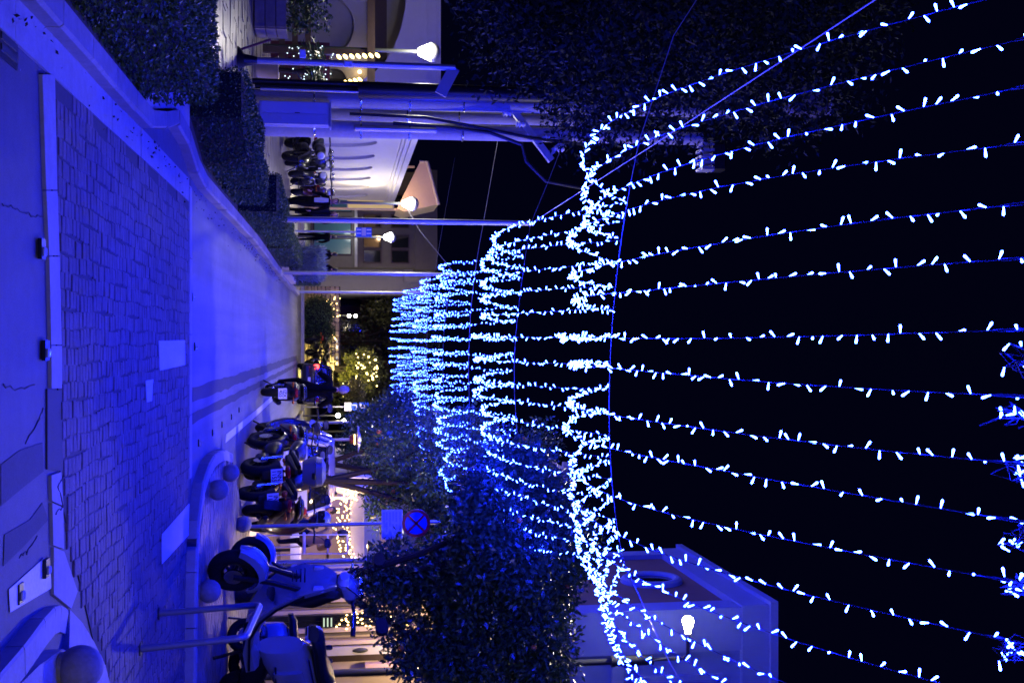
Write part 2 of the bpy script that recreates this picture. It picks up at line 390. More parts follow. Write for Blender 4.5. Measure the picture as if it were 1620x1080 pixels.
while y < 28:
    hh = random.uniform(.26, .42); x = -3.4 - random.random() * .3
    while x > -11:
        wd = random.uniform(.3, .62); z = .105 + random.uniform(-.006, .01); e = random.uniform(-.008, .008)
        b.prism([(x, y), (x - wd + .02, y), (x - wd + .02, y + hh - .022), (x, y + hh - .022)], .07, [z + e, z - e, z - e * .4, z + e * .6]); x -= wd
    y += hh
b.m = [0] * len(b.f)
tag(b.build('paving_stones', M_slab, lp, smooth=False), kind='stuff')
sheet('far_left_paving', [(-3.35, 27.05), (-11, 27.05), (-11, 44.3), (-3.35, 44.3)], .105, M_slab, .1)

# right: the pavement nose with kerb, tiles, and the pavement behind it
nose = [tuple(G(*p)[:2]) for p in ((355, 716), (341, 711), (327, 716), (315, 735), (305, 765), (299, 800), (294, 850), (291.5, 950), (290, 1080))]
nose.append((6.5, nose[-1][1] - .05))
RP = nose + [(6.5, 20.6), (3.3, 20.6), (3.05, 18.5), tuple(G(373, 834)[:2])]
kerb('nose_kerb', nose, .62, .13, .15, 1, M_conc)
sheet('nose_bed', [(p[0] + .05, p[1] + .05) for p in RP], .112, M_joint, .12)
nb = struct(MB().bb(3, 3.01, 14, 14.01, .1, .11).build('pavement_nose', M_tile))
base = MB().prism([(-.068, -.068), (.068, -.068), (.068, .068), (-.068, .068)], -.02, 0).mesh('tile', M_tile, smooth=False)
RPi = [(p[0] + (.17 if i < 9 else -.02), p[1] + (.17 if i > 3 else .03)) for i, p in enumerate(RP)]
tl = []
for i in range(-60, 60):
    for j in range(-60, 60):
        x = 3 + (i - j) * .0990; y = 16 + (i + j) * .0990
        if inside(x, y, RPi) and x < 4.9: tl.append((x, y))
tl.sort(key=lambda q: q[1])
for x, y in tl[:290]: link('tile', base, nb, (x, y, .126 + random.uniform(-.003, .003)), PI / 4)
b = MB()
for x, y in tl[290:]: b.box((x, y, .116 + random.uniform(-.003, .003)), (.136, .136, .02), PI / 4)
tag(b.build('tiles', M_tile, nb, smooth=False), kind='stuff')
sheet('right_pavement', [(3.08, 18.6), (3.4, 20.5), (60, 20.5), (60, 50.6), (3.08, 50.6)], .115, M_slab, .12)
sheet('right_forecourt', [(5.0, 13.0), (60, 13.0), (60, 20.45), (5.0, 20.45)], .11, M_slab, .12)
kerb('bay_kerb', [(2.98, 50), (2.98, 18.4)], 1.0, .12, .14, 1)

# small traffic island at the near right corner, its kerb sinking to nothing at the tip
ki = [tuple(G(*p)[:2]) for p in ((-40, 1075), (8, 1022), (46, 978), (72, 960), (90, 957), (108, 963))]
hi = [.10, .10, .09, .06, .03, .006]
isl = struct(MB().bb(2.2, 2.21, 6.5, 6.51, 0, .01).build('traffic_island', M_conc))
for i in range(len(ki) - 1):
    a, c = Vector((*ki[i], 0)), Vector((*ki[i + 1], 0)); d = (c - a).normalized(); n0 = Vector((d.y, -d.x, 0)); c = c - d * .01
    R = [[p + n0 * o + Vector((0, 0, z)) for o, z in ((0, -.03), (0, h - .008), (.02, h), (.16, h), (.16, -.03))] for p, h in ((a, hi[i]), (c, hi[i + 1]))]
    MB().loft(R).build('kerb_stone', M_conc, isl, smooth=False)
tip = [tuple(G(*p)[:2]) for p in ((108, 964), (128, 985), (146, 1015), (163, 1052), (175, 1100), (168, 1150))]
top = [(1.76, 5.4), (1.79, 6.62), (1.85, 7.18), (1.96, 7.52)] + tip + [(3.5, 8.2), (3.5, 5.4)]
MB().prism(top, -.02, [.099, .098, .088, .05, .012, .012, .014, .018, .02, .03, .05, .1]).build('island_top', M_conc, isl, smooth=False)
for i in range(6):
    for j in range(5):
        x = 2.18 + i * .2; y = 6.1 + j * .2
        if y < 7.3: MB().bb(x, x + .192, y, y + .192, .08, .106).build('tile', M_tile, isl, smooth=False)

# studs and balls
def stud(px, py, sz, label):
    g = G(px, py, .02 if px > 60 and px < 80 else .006)
    t = thing('road_stud', label, 'road stud', g, 0, 'reflective road studs')
    MB().prism([(-sz, -sz * .8), (sz, -sz * .8), (sz, sz * .8), (-sz, sz * .8)], -.01, .012).build('base', M_dark, t)
    MB().rbox((sz * .25, 0, .018), (sz * .9, sz * .9, .02), .006).build('lens', M_clear, t)
for i, (px, py) in enumerate(((66, 394), (72, 554), (304, 470), (308, 548))):
    stud(px, py, .06 if i < 2 else .05, 'metal road stud ' + ('on the near edge beam, left of two', 'on the near edge beam, right of two', 'just past the far edge beam, left of two', 'just past the far edge beam, beside the painted square')[i])
for i, (px, py) in enumerate(((314, 700), (336, 684), (351, 671), (366, 659), (378, 648))):
    stud(px, py, .045, ORD[i] + ' nearest road stud of the row beside the right edge line')
for i, (px, py) in enumerate(((31, 938), (73, 898))):
    stud(px, py, .055, ('left' if px < 50 else 'right') + ' road stud set in the pale painted mark near the traffic island')
def ball(px, py, r, label, z=.12):
    g = G(px, py, z); t = thing('concrete_ball', label, 'bollard', (g.x, g.y, z), 0, 'concrete ball bollards')
    MB().ell((0, 0, r * .8), r, 28, 16).build('ball', M_ball, t)
    MB().cyl((0, 0, -.01), (0, 0, .025), r * .72, r * .72, 20).build('foot', M_kerb, t)
ball(97, 1057, .135, 'large near concrete ball on the traffic island corner', .09)
ball(316, 935, .135, 'concrete ball beside the front wheel of the pale scooter')
ball(332, 775, .13, 'concrete ball near the tip of the pavement nose')
ball(353, 748, .125, 'concrete ball at the far tip of the pavement nose by the parked bikes')
ball(374, 829, .13, 'concrete ball at the foot of the no stopping sign')

# bicycle hoop leaning in front of the pale scooter
t = thing('bike_hoop', 'grey tube hoop stand in front of the pale scooter', 'bike stand', (0, 0, 0))
a, c = G(248, 970), G(218, 1026)
ta, tc = P(412, 956, a.y + .02), P(388, 1008, c.y + .05)
def bend(p0, p1, p2, p3, r=.09, n=6):
    out = [p0]
    for A, B, C_ in ((p0, p1, p2), (p1, p2, p3)):
        u = (A - B).normalized() * r; v = (C_ - B).normalized() * r
        for k in range(n + 1):
            s = k / n; out.append((B + u).lerp(B, s).lerp(B.lerp(B + v, s), s))
    return out + [p3]
MB().tube(bend(a, ta, tc, c), .032, 12).build('hoop', M_hoop, t)
MB().cyl(a + Vector((0, 0, .001)), a + Vector((0, 0, .03)), .06).build('base_flange', M_iron, t)
MB().cyl(c + Vector((0, 0, .001)), c + Vector((0, 0, .03)), .06).build('base_flange', M_iron, t)

# wear: cracks in the near asphalt, litter blown along the kerb, a drain grate
def crack(pts, wd, label_z):
    P_ = []
    for i in range(len(pts) - 1):
        a, b = G(*pts[i]), G(*pts[i + 1])
        for k in range(7): P_.append(a.lerp(b, k / 7) + Vector((random.gauss(0, .006), random.gauss(0, .006), 0)))
    mb = MB(); mb.tube([Vector((p.x, p.y, label_z)) for p in P_], [wd * random.uniform(.4, 1.2) for _ in P_], 6); return mb
M_tar = mat('crack_tar', (.035, .033, .036), .85, noise=((30, .3),))
for pts in (((2, 322), (20, 330), (45, 338), (70, 345)), ((5, 610), (30, 618), (58, 606)), ((40, 700), (60, 668), (70, 640)), ((96, 752), (86, 770), (95, 800), (80, 815)), ((30, 880), (44, 870), (60, 845))):
    struct(crack(pts, .0045, .021 if pts[0][0] > 90 else .002).build('asphalt_crack', M_tar))
n = 240; yy = rng.uniform(5.5, 34, n) ** 1; xx = -1.84 + np.abs(rng.normal(0, .11, n)); pos = np.column_stack([xx, yy, np.full(n, .014) + rng.uniform(0, .012, n) + (yy < 13.6) * .012])
struct_l = tag(link('leaf_litter', leaf_mesh('leaf_litter', pos, .034, .02, mat('dry_leaf', (.03, .018, .01), .8, rand=.4), None, -.0)), kind='stuff')
g = G(12, 40, .004); t = thing('drain_grate', 'dark drain grate in the near left gutter', 'drain', (g.x, g.y, .002), 0)
MB().bb(-.2, .2, -.17, .17, -.01, .008).build('frame', M_dark, t, smooth=False)
for i in range(6): MB().bb(-.17 + i * .06, -.135 + i * .06, -.14, .14, .006, .014).build('bar', M_iron, t, smooth=False)
# ------------------------------------------------------------------ poles, wires and the blue light strings
PX = -1.93
def pole(x, y, label, h=4.95):
    t = thing('light_pole', label, 'pole', (x, y, .08), 0, 'slim steel poles carrying the light strings')
    MB().cyl((0, 0, 0), (0, 0, h), .058, .045, 12).build('pole', M_pole, t)
    MB().cyl((0, 0, 0), (0, 0, .03), .11, .11, 12).build('base_plate', M_pole, t)
    MB().cyl((0, 0, h), (0, 0, h + .03), .05, .02, 12).build('cap', M_pole, t)
    MB().torus((0, 0, h - .06), .055, .012, 14, 6, Matrix.Rotation(PI / 2, 3, 'X')).build('wire_ring', M_chrome, t)
pole(-2.2, 20.9, 'nearest slim steel pole rising from the clipped hedge at left', 5.2)
pole(PX, 32.6, 'slim steel pole in front of the silvery shrub planter')
pole(PX, 45, 'farthest left steel pole behind the silvery shrub')
pole(3.95, 20.7, 'slim steel post right of the no stopping sign, vanishing into the orange tree')
pole(3.2, 32, 'right hand steel pole showing between the middle orange trees')
pole(3.2, 45.5, 'far right steel pole above the blue crossing sign')
X0 = [-1.53, -1.33, -1.12, -.86, -.59, -.35, -.05, .23, .52, .78, 1.06, 1.33, 1.60, 1.87, 2.14, 2.41, 2.68, 2.95]
NS = len(X0)
def wire_pt(k, x):                                  # cross wires 0..6 : point of wire k at street offset x
    u = (x - .6) / 2.4
    if k == 0: return Vector((x, 4.50 + .05 * x, 4.70 + .10 * u * u))
    if k == 1:
        s = max(0, x - .4); return Vector((x, 12.25 + .06 * x + .17 * s * s * 2.1, 4.68 + .22 * u * u + .030 * s * s * 3))
    if k == 2: return Vector((x, 20.0 + .10 * max(0, x - 1.2) ** 2 + .25 * max(0, -.3 - x) ** 2, 4.79 + .33 * u * u))
    if k == 3: return Vector((x, 25.8, 4.62 + .18 * u * u))
    if k == 4: return Vector((x, 32.5, 4.62 + .28 * u * u))
    if k == 5: return Vector((x, 38.8, 4.62 + .18 * u * u))
    return Vector((x, 45.1, 4.66 + .24 * u * u))
def wire(name, pts, label, r=.0045, group='cross wires holding the light strings'):
    return tag(MB().tube(pts, r, 6).build(name, M_wire), label, 'wire', group)
ends = [(-3.2, 3.6), (-2.2, 3.05), (-2.2, 3.95), (-2.6, 3.6), (-1.93, 3.2), (-2.6, 3.4), (-1.93, 3.2)]
wl = ['overhead at the top edge', 'across the nearest loops', 'between the two nearest slim poles', 'midway beyond the nearest poles', 'between the middle slim poles', 'midway beyond the middle poles', 'between the farthest slim poles']
for k in range(7):
    a, b = ends[k]; pts = [wire_pt(k, a + (b - a) * i / 30) for i in range(31)]
    if k == 1: pts = [Vector((-4.6, 11.6, 6.1)), Vector((-3.3, 11.9, 5.3))] + pts + [Vector((LQ.x * .93, 19.8, LQ.z - .12)), Vector((LQ.x, 21.14, LQ.z - .03))]
    if k == 3: pts = [Vector((-6.3, 25.9, 5.6))] + pts + [Vector((5.6, 25.9, 5.7))]
    if k == 5: pts = [Vector((-6.3, 38.9, 5.6))] + pts + [Vector((4.7, 38.5, 5.7))]
    wire('support_wire', pts, 'thin cross wire ' + wl[k])
wire('stay_wire', [Vector((-2.2, 20.9, 5.24)), Vector((-3.0, 21.1, 5.6)), Vector((-3.95, 21.3, 6.0))], 'thin stay from the nearest slim pole up to the utility poles', .006, 'thin stay wires')
wire('stay_wire', [Vector((-2.2, 20.9, 5.25)), Vector((-2.1, 12, 5.05)), Vector((-2.15, 4.2, 5.05))], 'thin lengthwise wire from the nearest slim pole to the overhead wire', .005, 'thin stay wires')
wire('stay_wire', [wire_pt(1, 2.95), Vector((3.9, 13.4, 5.7)), Vector((6.2, 9.5, 6.6))], 'pale stay crossing in front of the gabled house', .006, 'thin stay wires')
wire('stay_wire', [Vector((-3.95, 32.8, 3.55)), Vector((-3.2, 33.0, 4.0)), Vector((PX, 32.6, 5.0))], 'thin stay from the cone lamp post to the middle slim pole', .006, 'thin stay wires')

bl = MB()
prof = [(.0028, 0), (.0034, .012), (.0056, .029), (.0060, .036), (.0034, .0415)]
bl.lathe(prof, n=7)
bulb_me = bl.mesh('bulb', BULB); bv = np.array(bl.v); bf = bl.f
SAG = [1.16, 1.05, 1.08, 1.05, 1.1, 1.12]
span_words = ['nearest span overhead', 'second span up to the nearest slim pole', 'third span beyond the nearest slim pole', 'fourth span before the middle slim pole', 'fifth span beyond the middle slim pole', 'farthest span of lights']
def string_curve(k, i):
    x = X0[i]; A = wire_pt(k, x); B = wire_pt(k + 1, x); s = SAG[k] * random.uniform(*((.92, 1.08) if k < 3 else (.97, 1.03)))
    if k == 0: s *= 1.0 - .10 * max(0, x - 1)
    dx = random.uniform(-.05, .05); n = 26; pts = []
    for j in range(n + 1):
        t = j / n; p = A.lerp(B, t); c = 4 * t * (1 - t)
        p.z -= s * c; p.x += dx * c + .012 * math.sin(9 * t + i); pts.append(p)
    return pts
def bulb_frame(p, t):
    while True:
        d = Vector(rng.normal(size=3)); d -= t * d.dot(t) * .45
        if d.length > .3: break
    d.normalize(); return d.to_track_quat('Z', 'Y').to_matrix(), p + d * .003
for k in range(6):
    for i in range(NS):
        pts = string_curve(k, i)
        t = tag(MB().tube(pts, .0029, 5).build('light_string', M_cable), ORD[i] + ' blue string from the left, ' + span_words[k], 'light string', 'blue light strings over the street')
        L = [0]
        for a, b in zip(pts, pts[1:]): L.append(L[-1] + (b - a).length)
        s = .05 + random.uniform(0, .05); step = (.100, .105, .112, .118, .125, .13)[k]; acc = MB(); near = 0; sj = 0
        while s < L[-1] - .03:
            while L[sj + 1] < s: sj += 1
            u = (s - L[sj]) / (L[sj + 1] - L[sj]); p = pts[sj].lerp(pts[sj + 1], u); tg = (pts[sj + 1] - pts[sj]).normalized()
            M, q = bulb_frame(p, tg)
            if k == 0 and p.y < 9.2:
                o = bpy.data.objects.new('bulb', bulb_me); COL.objects.link(o); o.parent = t
                o.matrix_local = Matrix.Translation(q) @ M.to_4x4()
            else:
                sc = (1, 1, .92, .85, .8, .76)[k]
                acc.add((bv * sc @ np.array(M).T + np.array(q)).tolist(), bf)
            s += step * random.uniform(.6, 1.4)
        if acc.v: tag(acc.build('bulbs', BULB, t), kind='stuff')
        if k == 0:
            d = (pts[1] - pts[0]).normalized(); MB().tube([pts[0] + d * q for q in (.02, .05, .16, .2)], [.004, .0075, .0075, .004], 7).build('plug', M_cable, t)

# spare ends coiled up on the overhead wire
def coil(px, py, label, n=14):
    c = P(px + 9, py, 4.62); loops = [c + Vector((random.gauss(0, .035), random.gauss(0, .03), random.gauss(0, .05))) for _ in range(26)]
    t = tag(MB().tube(loops, .0036, 5).build('coiled_string', M_cable), label, 'light string', 'coiled string ends on the overhead wire')
    acc = MB()
    for _ in range(n):
        M, q = bulb_frame(random.choice(loops), Vector((0, 1, 0))); acc.add((bv @ np.array(M).T + np.array(q)).tolist(), bf)
    for q in range(n):
        pass
    tag(acc.build('bulbs', BULB, t), kind='stuff')
for px, py, l in ((1617, 570, 'small coil of lit string at the top edge, first from the left'), (1600, 655, 'coil of lit string at the top edge, second from the left'), (1607, 745, 'coil of lit string at the top edge, third from the left'),
                  (1600, 850, 'big tangle of lit string at the top edge, fourth from the left'), (1604, 925, 'coil of lit string at the top edge, fifth from the left'), (1602, 1030, 'coil of lit string at the top edge, last toward the right')):
    coil(px, py, l, 6 if py < 600 else 10)
# ------------------------------------------------------------------ buildings
def arch_wall(mb, x0, x1, z0, z1, y, th, openings, axis='x'):
    """wall in the plane y with arched openings (cx, half width, spring z, rise); built of strips round each arch"""
    def put(pts, d):
        if axis == 'x': mb.slab([(p, y, q) for p, q in pts], (0, d, 0))
        else: mb.slab([(y, p, q) for p, q in pts], (d, 0, 0))
    cur = x0
    for cx, hw, sp, rise in sorted(openings):
        put([(cur, z0), (cx - hw, z0), (cx - hw, z1), (cur, z1)], th); n = 14
        for i in range(n):
            a0, a1 = PI - PI * i / n, PI - PI * (i + 1) / n
            p0 = (cx + hw * math.cos(a0), sp + rise * math.sin(a0)); p1 = (cx + hw * math.cos(a1), sp + rise * math.sin(a1))
            put([p0, p1, (p1[0], z1), (p0[0], z1)], th)
        cur = cx + hw
    put([(cur, z0), (x1, z0), (x1, z1), (cur, z1)], th)

# cafe with the broad arch, far left
t = thing('cafe_building', 'pale cafe building with a broad arch and brown beam at far left', 'building')
Yc = 30
b = MB(); arch_wall(b, -12.5, -6.35, 0.1, 4.25, Yc, .35, [(-9.3, 2.55, 1.9, 1.55)]); b.build('arched_wall', M_plaster, t, smooth=False)
MB().bb(-12.6, -6.3, Yc - .08, Yc + .4, 4.25, 4.34).bb(-12.5, -6.33, Yc - .05, Yc, 3.98, 4.02).build('cornice', M_plaster, t, smooth=False)
MB().bb(-12.5, -6.6, Yc + 2.2, Yc + 2.4, .1, 4.2).bb(-6.6, -6.35, Yc + .36, Yc + 2.4, .1, 4.2).build('inner_wall', M_wallb, t, smooth=False)
b = MB(); arch_wall(b, -12.4, -6.65, .1, 2.6, Yc + 1.9, .25, [(-8.75, .85, 1.3, .8), (-11, .8, 1.3, .8), (-7.2, .35, 1.6, .3)]); b.build('inner_arcade', M_plaster, t, smooth=False)
MB().bb(-12.4, -6.7, Yc + .5, Yc + .75, 2.62, 2.95).build('beam', M_dwood, t, smooth=False)
for x in (-7.75, -6.9, -9.8): MB().bb(x - .06, x + .06, Yc + .52, Yc + .66, .1, 2.62).build('post', M_dwood, t, smooth=False)
MB().ell((-7.45, Yc + 1.75, 2.25), .05).build('wall_lamp', WARM, t)
lamp_light('wall_lamp_light', (-7.6, Yc + 1.5, 2.2), (1, .75, .5), 5, .06)

# long white wall with blind arches
t = thing('arcaded_hall', 'long white hall with blind arches and deep cornice behind parked motorcycles', 'building')
XB = -6.3; b = MB(); cs = [36.35 + 2.62 * i for i in range(6)]
arch_wall(b, 34.6, 51.3, .1, 4.0, XB, -.28, [(c, 1.0, 1.5, 1.38) for c in cs], 'y'); b.build('arched_wall', M_plaster, t, smooth=False)
for c in cs: MB().bb(XB - .36, XB - .09, c - .98, c + .98, .1, 2.86).build('niche', M_plaster, t, smooth=False)
MB().bb(XB - .6, XB + .18, 34.5, 51.4, 3.86, 4.05).bb(XB - .6, XB + .12, 34.5, 51.4, 3.72, 3.86).bb(XB - .6, XB + .05, 34.5, 51.4, 3.62, 3.72).build('cornice', M_plaster, t, smooth=False)
MB().bb(XB - 5, XB - .6, 34.6, 51.3, .1, 3.9).build('hall_body', M_plaster, t, smooth=False)
MB().bb(XB, XB + .22, 34.7, 51.2, .1, .55).build('plinth', M_wallb, t, smooth=False)
lamp_light('niche_lamp', (XB + .55, 46.0, 2.5), (1, .84, .56), 170, .08)
t = thing('glowing_window', 'warm glowing window panel at the end of the white hall', 'window', (XB + .02, 51.6, 0))
MB().bb(-.5, .35, 0, .1, 2.0, 4.1).build('frame', M_cream, t, smooth=False)
MB().bb(-.44, .29, -.02, -.005, 2.05, 4.05).build('pane', glow('panel_glow', (1, .68, .34), .55), t, smooth=False)

# peach canopy
t = thing('peach_canopy', 'peach lit gabled canvas canopy beyond the white hall', 'canopy')
a = [P(632, 326, 53), P(676, 300, 53), P(690, 322, 53)]
MB().slab([P(628, 330, 54), P(664, 257, 54), P(676, 257, 54), P(694, 323, 54), P(640, 335, 54)], (0, 3, 0)).build('gable_cloth', M_cream, t, smooth=False)
MB().tube([P(664, 256, 53.9), P(676, 256, 53.9), P(694, 324, 53.9)], .08).build('edge_tube', M_plaster, t)
for q in (P(628, 330, 54), P(650, 262, 55)): MB().cyl((q.x, q.y + .4, .1), (q.x, q.y + .4, q.z + .2), .06).build('post', M_cream, t)
q = P(655, 300, 51); lamp_light('canopy_lamp', q + Vector((.3, 1.7, -.9)), (1, .60, .30), 200, .2)

# block of shops in the middle distance
t = thing('shop_block', 'dim beige block with shop windows behind the cone lamps', 'building')
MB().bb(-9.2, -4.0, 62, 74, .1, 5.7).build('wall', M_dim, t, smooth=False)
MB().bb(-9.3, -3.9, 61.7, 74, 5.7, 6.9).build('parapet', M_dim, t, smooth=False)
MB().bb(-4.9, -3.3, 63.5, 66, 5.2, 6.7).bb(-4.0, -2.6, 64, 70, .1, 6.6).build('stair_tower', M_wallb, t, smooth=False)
M_teal = mat('teal_shop_glass', (.05, .16, .2), .15)
for i, (x, wd) in enumerate(((-7.4, .9), (-6.2, 1.0), (-5.1, .9))):
    f = MB().bb(x - wd / 2, x + wd / 2, 61.93, 61.99, .25, 2.3).build('shop_window', M_dark, t, smooth=False)
    MB().bb(x - wd / 2 + .06, x + wd / 2 - .06, 61.9, 61.925, .32, 2.24).build('pane', M_teal, f, smooth=False)
for i, x in enumerate((-7.6, -6.5, -5.4, -4.6)):
    for z in (2.9, 4.4):
        f = MB().bb(x - .38, x + .38, 61.94, 61.99, z, z + 1.0).build('window', M_dwood, t, smooth=False)
        MB().bb(x - .31, x + .31, 61.92, 61.935, z + .06, z + .94).build('pane', M_glass, f, smooth=False)
MB().bb(-9.2, -4.0, 61.2, 61.9, 2.45, 2.6).build('awning', M_wallb, t, smooth=False)
lamp_light('shop_light', (-5.8, 60.6, 2.2), (.9, .95, .9), 45, .3)
t = thing('maroon_building', 'tall maroon building dim in the dark behind the street end', 'building')
MB().bb(-11.5, 3.9, 82, 95, 0, 7.6).build('wall', M_brown, t, smooth=False)
MB().bb(-11.8, 4.1, 81.7, 95.2, 7.6, 7.9).build('eave', M_brown, t, smooth=False)
for i in range(8):
    for z in (1.6, 4.6):
        x = -10.4 + i * 1.85; f = MB().bb(x - .5, x + .5, 81.92, 81.99, z, z + 1.6).build('window', M_dwood, t, smooth=False)
        MB().bb(x - .42, x + .42, 81.9, 81.915, z + .08, z + 1.52).build('pane', M_glass, f, smooth=False)

# gabled house at right, blue light put into its front and trim colours
M_hside = mat('shaded_side_render', (.13, .075, .09), .85, noise=((.5, .08), (6, .08)), bump=(40, .1, .004)); M_hfront = mat('blue_lit_render', (.09, .14, .44), .85, noise=((.5, .07), (6, .07)), bump=(40, .1, .004)); M_htrim = mat('blue_lit_trim', (.14, .2, .48), .8, noise=((2, .06),))  # side wall colour darkened to paint its weak light
t = thing('corner_house', 'tall blue lit house with deep cornice and round window at right', 'building')
HX, HY0, HY1, HZ = 5.6, 23.0, 29.6, 10.85
MB().bb(HX + .5, 16, HY0 + .12, HY1, .1, HZ - .3).build('wall', M_hfront, t, smooth=False); MB().bb(HX + .12, HX + .499, HY0 + .3, HY1, .1, HZ - .3).build('side_wall', M_hside, t, smooth=False)
MB().bb(HX - .13, 16, HY0 - .13, HY1 + .15, HZ - .16, HZ).bb(HX - .04, 16, HY0 - .04, HY1 + .06, HZ - .75, HZ - .16).build('cornice', M_htrim, t, smooth=False)
for y0, y1 in ((HY0, HY0 + .7), (HY1 - .55, HY1)): MB().bb(HX, HX + .3, y0, y1, .1, HZ - .75).build('pilaster', M_htrim, t, smooth=False)
MB().bb(HX + .3, HX + .9, HY0, HY0 + .3, .1, HZ - .75).bb(11.2, 11.9, HY0, HY0 + .3, .1, HZ - .75).build('pilaster', M_htrim, t, smooth=False)
MB().bb(HX + .9, 11.2, HY0 + .02, HY0 + .3, 7.3, 7.55).build('string_course', M_htrim, t, smooth=False)
for x in (7.6, 9.9):
    f = MB().bb(x - .62, x + .62, HY0 + .02, HY0 + .11, 7.75, 9.7).build('window', M_htrim, t, smooth=False)
    MB().bb(x - .5, x + .5, HY0 + .0, HY0 + .018, 7.86, 9.58).build('shutter', M_hfront, f, smooth=False)
RY = Matrix.Rotation(PI / 2, 3, 'Z')
o = MB().torus((HX + .1, 26.3, 9.05), .62, .12, 36, 10, RY).build('round_window', M_htrim, t)
MB().lathe([(.56, 0), (.56, .04), (0, .045)], (HX + .105, 26.3, 9.05), 28, Matrix.Rotation(-PI / 2, 3, 'Y')).build('pane', M_glass, o)
# low cafe front, lit warm
t = thing('corner_cafe', 'warm lit cream cafe front with pilasters and garlanded door behind the scooters', 'building')
CY = 21.9
def cz(py): return (py - 540) * CY / FPX
MB().bb(cz(896), 8.5, CY + .3, CY + 1.0, .1, 3.5).build('wall', M_cream, t, smooth=False)
MB().bb(cz(893), 8.6, CY - .3, CY + 1.0, 3.5, 3.75).build('flat_roof', M_plaster, t, smooth=False)
for a, bb_, d, m in ((902, 910, .12, M_cream), (912, 916, .05, M_plaster), (918, 928, .1, M_plaster), (944, 950, .14, M_cream), (953, 958, .08, M_gwood), (962, 968, .12, M_cream), (990, 997, .16, M_cream), (1000, 1004, .08, M_gwood), (1011, 1017, .15, M_cream), (1020, 1033, .2, M_plaster), (1060, 1066, .1, M_plaster)):
    MB().bb(cz(a), cz(bb_), CY + .3 - d, CY + .299, .12, 3.4).build('pilaster', m, t, smooth=False)
f = MB().bb(cz(969), cz(989.5), CY + .2, CY + .297, .12, 3.2).build('door', M_gwood, t, smooth=False)
MB().bb(cz(970.5), cz(979), CY + .17, CY + .198, .3, 3.1).bb(cz(980), cz(988), CY + .17, CY + .198, .3, 3.1).build('pane', M_glass, f, smooth=False)
f = MB().bb(cz(1036), cz(1046), CY + .24, CY + .297, .12, 3.2).build('door', M_dwood, t, smooth=False)
MB().bb(cz(1047), cz(1062), CY + .05, CY + .2, 2.2, 3.3).build('hanging_board', mat('pink_board', (.55, .38, .38), .6), t, smooth=False)
MB().ell((cz(1026), CY + .1, 1.75 + .03 * 12), (.05, .05, .15), 10, 8).build('wall_plate', M_iron, t)
t = thing('door_garland', 'warm fairy light garland round the cafe door glass', 'garland', (0, 0, 0))
b = MB(); g = MB()
for col in (972, 985):
    pts = [Vector((cz(col) + .03 * math.sin(z * 5), CY + .13, z)) for z in np.linspace(1.75, 3.1, 20)]; g.tube(pts, .008, 5)
    for p in pts:
        for _ in range(2):
            if random.random() < .62: b.ell(p + Vector((random.gauss(0, .045), -.02, random.gauss(0, .03))), (.011, .011, .02), 6, 4)
g.build('wire', M_iron, t); tag(b.build('fairy_bulbs', WARM, t), kind='stuff')
t = thing('lit_menu', 'small glowing white menu panel on the cafe door glass', 'sign', (cz(980), CY + .1, 1.5))
MB().bb(-.1, .1, 0, .03, -.12, .12).build('case', M_dark, t, smooth=False)
b = MB()
for j in range(3): b.bb(-.085, .085, -.006, -.002, -.09 + j * .07, -.065 + j * .07)
b.build('lit_strip', glow('menu_glow', (.8, 1, .75), .9), t, smooth=False)
for q, pw in (((cz(925), CY - .75, 3.2), 100), ((cz(1025), CY - .8, 3.25), 120)):
    t = thing('soffit_lamp', 'warm lamp under the cafe roof, ' + ('left' if pw == 100 else 'right') + ' of two', 'lamp', q, 0, 'cafe soffit lamps')
    MB().cyl((0, 0, .12), (0, .45, .26), .015, .015, 6).build('bracket', M_dark, t)
    MB().lathe([(.02, .13), (.07, .09), (.075, 0), (.07, 0), (.02, .1)], n=14).build('shade', M_dark, t)
    MB().ell((0, 0, .03), .035, 10, 8).build('bulb', WARM, t); lamp_light('soffit_light', (q[0], q[1], q[2] - .1), (1, .68, .42), pw, .05)

t = thing('plain_blue_house', 'plain blue lit block with small roof finials behind the orange trees', 'building')
MB().bb(4.45, 12, 39, 50, .1, 9.35).build('wall', M_wallb, t, smooth=False)
MB().bb(4.4, 12, 38.9, 50, 9.35, 9.45).build('coping', M_plaster, t, smooth=False)
for x, y, z in ((4.55, 39.3, .42), (4.9, 41.5, .3), (5.3, 39.3, .22)):
    MB().ell((x, y, 9.45), (.33, .2, z), 14, 8, None, 0).build('finial', M_plaster, t)
t = thing('small_gabled_house', 'small blue gabled roof peeping above the nearest orange tree', 'building')
MB().slab([P(850, 800, 33), P(868, 798, 33), P(930, 893, 33), P(900, 960, 33), P(850, 960, 33)], (0, 4, 0)).build('gable_wall', M_wallb, t, smooth=False)
MB().slab([P(866, 792, 32.8), P(872, 794, 32.8), P(938, 896, 32.8), P(930, 896, 32.8)], (0, 4.4, 0)).build('roof_edge', M_plaster, t, smooth=False)
t = thing('tapered_tower', 'violet lit tapered chimney tower beyond the middle light strings', 'tower')
q = P(735, 724, 58); M_vio = mat('violet_grey_render', (.42, .37, .42), .8)
MB().loft([[Vector((q.x + a * s, 58 + c_ * s, z)) for a, c_ in ((-1, -.7), (1, -.7), (1, .7), (-1, .7))] for s, z in ((.68, 3), (.66, 6.6), (.38, 8.75), (.3, 9.1))]).build('shaft', M_vio, t, smooth=False)
MB().bb(q.x - .8, q.x + .8, 57.3, 58.7, 6.45, 6.6).build('base_ledge', M_vio, t, smooth=False)
lamp_light('tower_flood', (q.x - 1.3, 55.5, 5.5), (.85, .75, 1), 60, .15)

